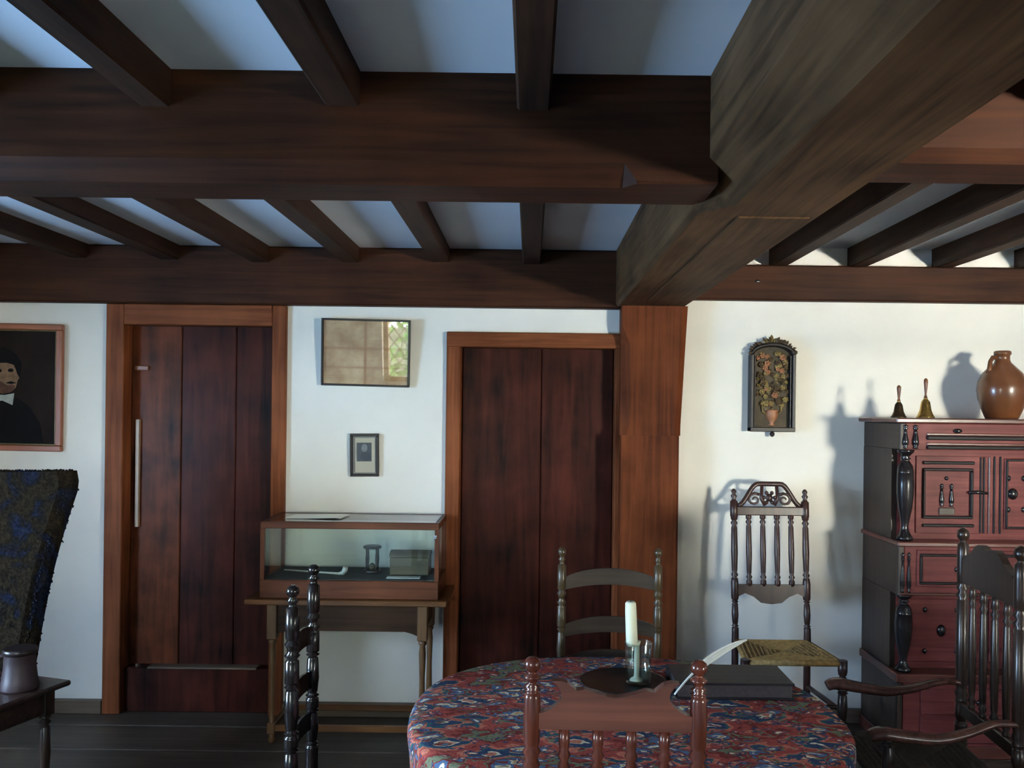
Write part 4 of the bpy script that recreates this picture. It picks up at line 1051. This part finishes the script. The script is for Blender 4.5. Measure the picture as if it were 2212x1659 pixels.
# upper doors with applied mouldings
ku = lambda py: at(2050, py, KYR).z
def xr(px): return at(px, 1060, KYR).x
def rect_mould(x0, x1, z0, z1, w, y_, t=0.011):
    mould('moulding', (x0, x1), (z1-w, z1), y_, t); mould('moulding', (x0, x1), (z0, z0+w), y_, t)
    mould('moulding', (x0, x0+w), (z0+w, z1-w), y_, t); mould('moulding', (x1-w, x1), (z0+w, z1-w), y_, t)
for sgn in (1, -1):
    mx_ = (lambda v: v) if sgn == 1 else (lambda v: 2*KC-v)
    srt = lambda a, b: tuple(sorted((mx_(a), mx_(b))))
    dx0, dx1 = xr(1977), xr(2130)
    dr = box('door', srt(dx0, dx1), (KYR-0.008, KYR+0.001), (ku(1152), ku(985)), M_cup, cb, bevel=0.002)
    yd = KYR-0.008
    for (p0, p1, q0, q1) in ((1990, 2102, 996, 1003), (1990, 2102, 1131, 1138)):
        o = mould('moulding', srt(xr(p0), xr(p1)), (ku(q1), ku(q0)), yd, 0.010); o.parent = dr
    x0_, x1_ = srt(xr(1990), xr(2099)); z0_, z1_ = ku(1120), ku(1011)
    for xs2, zs2 in (((x0_, x1_), (z1_-0.014, z1_)), ((x0_, x1_), (z0_, z0_+0.014)), ((x0_, x0_+0.012), (z0_+0.014, z1_-0.014)), ((x1_-0.014, x1_), (z0_+0.014, z1_-0.014))):
        o = mould('moulding', xs2, zs2, yd, 0.013); o.parent = dr
    for p in (2114, 2121):
        o = mould('moulding', srt(xr(p), xr(p+4)), (ku(1150), ku(987)), yd, 0.006); o.parent = dr
    for p in (2032, 2053):
        o = split_spindle(mx_(xr(p)), yd-0.003, ku(1094), ku(1046), 0.0115); o.parent = dr
        o = boss(mx_(xr(p)), yd-0.003, ku(1049), 0.009, 1.0); o.parent = dr
    o = boss(mx_(xr(2042)), yd-0.003, ku(1033), 0.0095, 1.0); o.parent = dr
    o = box('arch_block', srt(xr(2026), xr(2060)), (yd-0.008, yd+0.001), (ku(1112), ku(1096)), M_cupside, dr, bevel=0.003)
    zc = ku(1063)
    o = MB().tube([(mx_(xr(2088)), yd-0.012, zc), (mx_(xr(2108)), yd-0.016, zc+0.003), (mx_(xr(2128)), yd-0.012, zc-0.002)], [0.007, 0.009, 0.006], 8).build('turn_latch', M_ebon, dr)
    o = MB().lathe([(0.005, 0), (0.005, 0.02)], (mx_(xr(2120)), yd+0.001, zc), (0, -1, 0), n=8).build('latch_pin', M_ebon, dr)
    # stile lines beside the middle panel
    for p in (2134, 2145, 2158):
        mould('moulding', srt(xr(p), xr(p+4)), (ku(1152), ku(985)), KYR, 0.007, M_cuptop if p == 2134 else None)
mpl = xr(2168)
mould('middle_panel', (mpl, 2*KC-mpl), (ku(1142), ku(988)), KYR, 0.010, M_cup)
rect_mould(mpl+0.004, 2*KC-mpl-0.004, ku(1140), ku(990), 0.010, KYR-0.010, 0.006)
for dx_ in (-1, 1):
    for dz_ in (-1, 1):
        boss(KC+dx_*0.105, KYR-0.012, ku(1065)+dz_*0.072, 0.011)
    boss(KC+dx_*0.085, KYR-0.012, ku(1065), 0.024, 1.15)
    for dz_ in (-1, 1): boss(KC+dx_*0.035, KYR-0.012, ku(1065)+dz_*0.072, 0.011)
# drawer row panels
wd = (2*KC-2*at(1976, 1230, KYF).x)
xa = at(1976, 1230, KYF).x
for i in range(3):
    q0, q1 = xa + wd*i/3 + 0.008, xa + wd*(i+1)/3 - 0.008
    mould('drawer_front', (q0, q1), (kz(1268), kz(1188)), yF, 0.008, M_cup)
    rect_mould(q0+0.012, q1-0.012, kz(1262), kz(1196), 0.012, yF-0.008, 0.008)
    boss((q0+q1)/2, yF-0.012, kz(1229), 0.014, 1.0)
mould('moulding', (KX0, KX1), (kz(1287)+0.001, kz(1280)), KYF-0.001, 0.010, M_cuptop)
# lower recess panels with bosses
for i in range(3):
    q0, q1 = xa + wd*i/3 + 0.004, xa + wd*(i+1)/3 - 0.004
    mould('lower_panel', (q0, q1), (zl0+0.03, zm0-0.03), KYR, 0.010, M_cup)
    c_x, c_z = (q0+q1)/2-0.03, (zl0+zm0)/2
    boss(c_x, KYR-0.012, c_z+0.0, 0.021, 1.35)
    for dx_ in (-0.075, 0.072):
        for dz_ in (-0.095, 0.095): boss(c_x+dx_, KYR-0.012, c_z+dz_, 0.0105)
# base drawers
for j in range(2):
    z0_, z1_ = 0.07+j*0.128, 0.07+j*0.128+0.118
    for i in range(2):
        q0, q1 = KX0+0.10+(KX1-KX0-0.2)*i/2+0.006, KX0+0.10+(KX1-KX0-0.2)*(i+1)/2-0.006
        mould('base_drawer', (q0, q1), (z0_, z1_), yF, 0.010, M_cup)
        boss((q0+q1)/2, yF-0.014, (z0_+z1_)/2, 0.016, 1.0)

ZC = top0+0.0225
def bell(px_, top_py, d, rad, label, body_mat):
    p = at(px_, 905, d); H = at(px_, top_py, d).z - ZC
    b = thing('hand_bell', label, 'bell', (p.x, d, ZC), 0, 'hand bells on the cupboard top')
    hb = H*0.50
    MB().lathe([(rad, 0), (rad*1.02, 0.004), (rad*0.86, hb*0.16), (rad*0.66, hb*0.38), (rad*0.55, hb*0.66), (rad*0.48, hb*0.82), (rad*0.30, hb*0.93), (rad*0.12, hb*0.97)], n=24).build('bell_body', body_mat, b)
    MB().lathe([(rad*0.22, hb*0.93), (rad*0.24, hb), (rad*0.14, hb*1.06)], n=14).build('collar', M_brass, b)
    L = H-hb*1.03
    MB().lathe([(0.006, 0), (0.0075, L*0.06), (0.004, L*0.14), (0.0055, L*0.3), (0.008, L*0.6), (0.0095, L*0.8), (0.008, L*0.94), (0.002, L)], (0, 0, hb*1.03), n=12).build('handle', M_bellh, b)
    MB().ball((0, 0, 0.012), 0.007, 1).build('clapper', M_iron, b)
    return b
bell(1941, 832, 4.06, 0.034, 'smaller dull bronze hand bell with a slim turned handle on the cupboard', M_bronze)
bell(1999, 817, 4.08, 0.040, 'taller shiny brass hand bell with a wooden handle on the cupboard', M_brass)
jd = 4.19
jp = at(2164, 900, jd); JH = at(2160, 758, jd).z - ZC
jg = thing('stoneware_jug', 'glossy brown ovoid stoneware jug with a narrow neck on the cupboard', 'jug', (jp.x, jd, ZC))
R = 0.112
MB().lathe([(R*0.62, 0), (R*0.66, 0.006), (R*0.78, JH*0.12), (R*0.95, JH*0.30), (R, JH*0.43), (R*0.95, JH*0.55), (R*0.78, JH*0.67), (R*0.50, JH*0.77), (R*0.33, JH*0.83), (R*0.29, JH*0.87), (R*0.29, JH*0.93), (R*0.34, JH*0.945), (R*0.34, JH*0.985), (R*0.29, JH), (R*0.20, JH*0.995), (R*0.18, JH*0.9)], n=36).build('body', M_jug, jg)
ha = math.radians(200)
cdir = Vector((math.cos(ha), math.sin(ha)*0.6, 0))
MB().tube([cdir*R*0.28+Vector((0,0,JH*0.90)), cdir*R*0.50+Vector((0,0,JH*0.90)), cdir*R*0.62+Vector((0,0,JH*0.84)), cdir*R*0.66+Vector((0,0,JH*0.74)), cdir*R*0.70+Vector((0,0,JH*0.67))], [0.012, 0.011, 0.010, 0.011, 0.014], 10).build('handle', M_jug, jg)

# ------------------------------------------------------------------ left corner: upholstered chair, small table, tankard
def turkey():
    m, nt, p = new_mat('worn_turkey_work')
    tc = N(nt, 'ShaderNodeTexCoord')
    n1 = N(nt, 'ShaderNodeTexNoise'); n1.inputs['Scale'].default_value = 7; n1.inputs['Detail'].default_value = 5; n1.inputs['Distortion'].default_value = 1.0
    nt.links.new(tc.outputs['Object'], n1.inputs['Vector'])
    r = ramp(nt, [(0.34, srgb(26,23,22)), (0.46, srgb(52,44,34)), (0.54, srgb(38,34,30)), (0.62, srgb(36,42,62)), (0.72, srgb(62,58,52))])
    nt.links.new(n1.outputs['Fac'], r.inputs['Fac'])
    n2 = N(nt, 'ShaderNodeTexNoise'); n2.inputs['Scale'].default_value = 90; nt.links.new(tc.outputs['Object'], n2.inputs['Vector'])
    ml = N(nt, 'ShaderNodeMixRGB', blend_type='MULTIPLY'); ml.inputs[0].default_value = 0.8
    r2 = ramp(nt, [(0.3, (0.35,0.35,0.35)), (0.7, (1.1,1.1,1.1))]); nt.links.new(n2.outputs['Fac'], r2.inputs['Fac'])
    nt.links.new(r.outputs[0], ml.inputs[1]); nt.links.new(r2.outputs[0], ml.inputs[2])
    nt.links.new(ml.outputs[0], p.inputs['Base Color']); p.inputs['Roughness'].default_value = 1.0; p.inputs['Specular IOR Level'].default_value = 0.05
    b = N(nt, 'ShaderNodeBump'); b.inputs['Strength'].default_value = 0.8; b.inputs['Distance'].default_value = 0.006
    nt.links.new(n2.outputs['Fac'], b.inputs['Height']); nt.links.new(b.outputs['Normal'], p.inputs['Normal'])
    return m
M_turkey = turkey()
# the chair faces left and slightly towards us, its back raked to the right
T, Bm = at(184, 1016, 3.45), at(84, 1400, 3.30)
uc = thing('upholstered_armchair', 'high-backed armchair in worn dark blue and brown carpet upholstery at the left edge', 'chair', (T.x, T.y, 0))
zt5, zb5 = T.z, Bm.z
dxr = (T.x-Bm.x); dyr = T.y-Bm.y
wv_ = Vector((-0.62, -0.18, 0)); th = Vector((-0.05, -0.10, 0)).normalized()*0.07   # across the back; its thickness towards the sitter
mb = MB(); secs = []
nz = 22
def backpt(s, w, t):
    """s: 0 bottom .. 1 top"""
    z = zb5 + (zt5-zb5)*s
    x_ = -dxr*(1-s)*(1.0) - 0.02*math.sin(PI*s); y_ = -dyr*(1-s)
    return Vector((x_, y_, z)) + wv_*w + th*t
for i in range(nz+1):
    s = -0.32 + 1.32*i/nz
    cr = 0.045*max(0.0, (s-0.86)/0.14)**2
    bul = 0.25
    row = [backpt(s, 0.0+cr, 0), backpt(s, 0.0+cr, 0.5)+Vector((0.008,0,0)), backpt(s, 0.02+cr, 1.0), backpt(s, 0.3, 1.0+bul), backpt(s, 0.7, 1.0+bul), backpt(s, 0.98-cr, 1.0), backpt(s, 1.0-cr, 0.5), backpt(s, 1.0-cr, 0.0)]
    secs.append(row)
mb.loft(secs, smooth=False)
bko = mb.build('upholstered_back', M_turkey, uc)
# fringe of tufts along the edges of the back
mb = MB(); rr = random.Random(5)
for i in range(420):
    s = -0.3+1.2*i/419
    p = backpt(s, 0.0, rr.uniform(0.0, 0.9)); q = p + Vector((0.003+rr.uniform(0, 0.006), rr.uniform(-0.01, 0.0), rr.uniform(-0.010, 0.004)))
    mb.tube([p, q], [0.0045, 0.0015], 4)
for i in range(320):
    p = backpt(1.0, 0.05+0.9*i/319, rr.uniform(0.1, 0.9)); q = p + Vector((rr.uniform(-0.006, 0.006), 0, 0.002+rr.uniform(0, 0.005)))
    mb.tube([p, q], [0.005, 0.0015], 4)
fr = mb.build('fringe', M_turkey, uc); fr['kind'] = 'stuff'
sc0 = backpt(-0.3, 0.0, 1.0); 
sd = Vector((-0.28, -0.50, 0)).normalized()   # direction the chair faces
def spt(f, w): return sc0 + sd*f + wv_*w
zs = 0.43
secs = []
for f, dz in ((0.0, 0.0), (0.02, 0.02), (0.22, 0.035), (0.44, 0.02), (0.46, 0.0)):
    a, b = spt(f, 0.0), spt(f, 1.0)
    secs.append([(a.x, a.y, zs), (b.x, b.y, zs), (b.x, b.y, zs+0.06+dz), (a.x, a.y, zs+0.06+dz)])
MB().loft(secs).build('upholstered_seat', M_turkey, uc)
for f, w in ((0.04, 0.05), (0.04, 0.95), (0.42, 0.05), (0.42, 0.95)):
    p = spt(f, w); MB().lathe([(0.018, 0), (0.024, 0.02)] + turned(0.05, zs-0.06, 0.023) + [(0.024, zs-0.05), (0.024, zs)], (p.x, p.y, 0), n=12).build('leg', M_brownblk, uc)
for w in (0.28, 1.0):
    p0 = spt(0.0, w); p1 = spt(0.24, w); p2 = spt(0.44, w); za = 0.72
    p0.z, p1.z, p2.z = za+0.0, za-0.01, za-0.05
    if w < 0.9: continue
    MB().tube([p0, p1, p2], [0.02, 0.024, 0.026], 8, flat=0.7).build('arm', M_arm, uc)
    MB().lathe(turned(zs+0.06, za-0.05, 0.02), (p2.x, p2.y, 0), n=12).build('arm_support', M_brownblk, uc)

# small turned table in front of it
ST = 0.64
tip = at(156, 1468, (1900*(EYE-ST)/(1468-886+12)))
sd_ = tip.y
st = thing('joint_stool', 'small dark turned-leg stool table carrying the leather tankard at lower left', 'stool', (tip.x, tip.y, 0), math.radians(-17))
sw, sdp = 0.50, 0.36
# local frame: right rear corner of the top at the origin; x to the left is negative
M_stool = wood('dark_stool', srgb(30,20,18), srgb(66,44,36), 'X', rough=0.35)
box('top_board', (-sw, 0.0), (-sdp, 0.0), (ST-0.018, ST), M_stool, st, bevel=0.006)
ins = 0.055
box('apron', (-sw+ins, -ins), (-sdp+ins-0.01, -sdp+ins+0.008), (ST-0.10, ST-0.0185), M_stool, st, bevel=0.003)
box('apron', (-sw+ins, -ins), (-ins-0.008, -ins+0.01), (ST-0.10, ST-0.0185), M_stool, st, bevel=0.003)
for xx in (-sw+ins, -ins): box('apron', (xx-0.009, xx+0.009), (-sdp+ins+0.009, -ins-0.009), (ST-0.10, ST-0.0185), M_stool, st, bevel=0.003)
for xx in (-sw+ins, -ins):
    for yy in (-sdp+ins, -ins):
        lg = MB().box((xx-0.021, xx+0.021), (yy-0.021, yy+0.021), (ST-0.105, ST-0.0187), 0.003)
        lg.lathe([(0.020, 0), (0.020, 0.02)] + turned(0.03, 0.12, 0.018) + turned(0.15, 0.30, 0.018) + turned(0.31, ST-0.106, 0.018), (xx, yy, 0), n=14)
        lg.build('leg', M_brownblk, st)
for yy in (-sdp+ins, -ins): box('stretcher', (-sw+ins, -ins), (yy-0.012, yy+0.012), (0.12, 0.15), M_stool, st, bevel=0.003)
for xx in (-sw+ins, -ins): box('stretcher', (xx-0.012, xx+0.012), (-sdp+ins+0.013, -ins-0.013), (0.122, 0.148), M_stool, st, bevel=0.003)
tk = at(58, 1462, sd_-0.06)
M_leather = plain('old_leather', srgb(54,40,44), rough=0.45, var=0.35, scale=14)
tg_ = thing('leather_tankard', 'dark leather tankard with flared foot on the small stool table', 'tankard', (tk.x, sd_-0.10, ST+0.0005))
MB().lathe([(0.055, 0), (0.057, 0.006), (0.052, 0.03), (0.047, 0.07), (0.045, 0.115), (0.047, 0.119), (0.048, 0.128), (0.044, 0.130), (0.042, 0.125), (0.042, 0.02), (0.002, 0.015)], n=28).build('body', M_leather, tg_)
MB().lathe([(0.047, 0.112), (0.0505, 0.116), (0.0505, 0.127), (0.047, 0.131)], n=28).build('rim_band', M_frameblk, tg_)
MB().tube([(-0.042, 0.0, 0.105), (-0.072, 0.0, 0.100), (-0.080, 0.0, 0.065), (-0.068, 0.0, 0.035), (-0.048, 0.0, 0.03)], 0.008, 8).build('handle', M_leather, tg_)

# ------------------------------------------------------------------ trees in the garden behind the rear windows
def tree(x, y, s, seed, label):
    t = thing('garden_tree', label, 'tree', (x, y, -0.4))
    MB().tube([(0, 0, 0), (0.05, 0, 1.0*s), (0, 0.05, 2.0*s)], [0.14*s, 0.11*s, 0.05*s], 8).build('trunk', M_frame, t)
    r_ = random.Random(seed); mb = MB()
    for i in range(700):
        c_ = Vector((r_.uniform(-1.6, 1.6), r_.uniform(-0.8, 0.8), r_.uniform(0.9, 3.6)))*s
        u_ = Vector((r_.uniform(-1, 1), r_.uniform(-1, 1), r_.uniform(-1, 1))).normalized()*0.11*s
        v_ = u_.orthogonal().normalized()*0.07*s
        f = [mb.bm.verts.new(c_+k) for k in (u_, v_, -u_, -v_)]
        mb.bm.faces.new(f)
    o = mb.build('crown', M_hedge, t); o['kind'] = 'stuff'
    return t
tree(-1.7, -4.2, 0.8, 1, 'leafy garden tree directly outside the rear window by the camera')
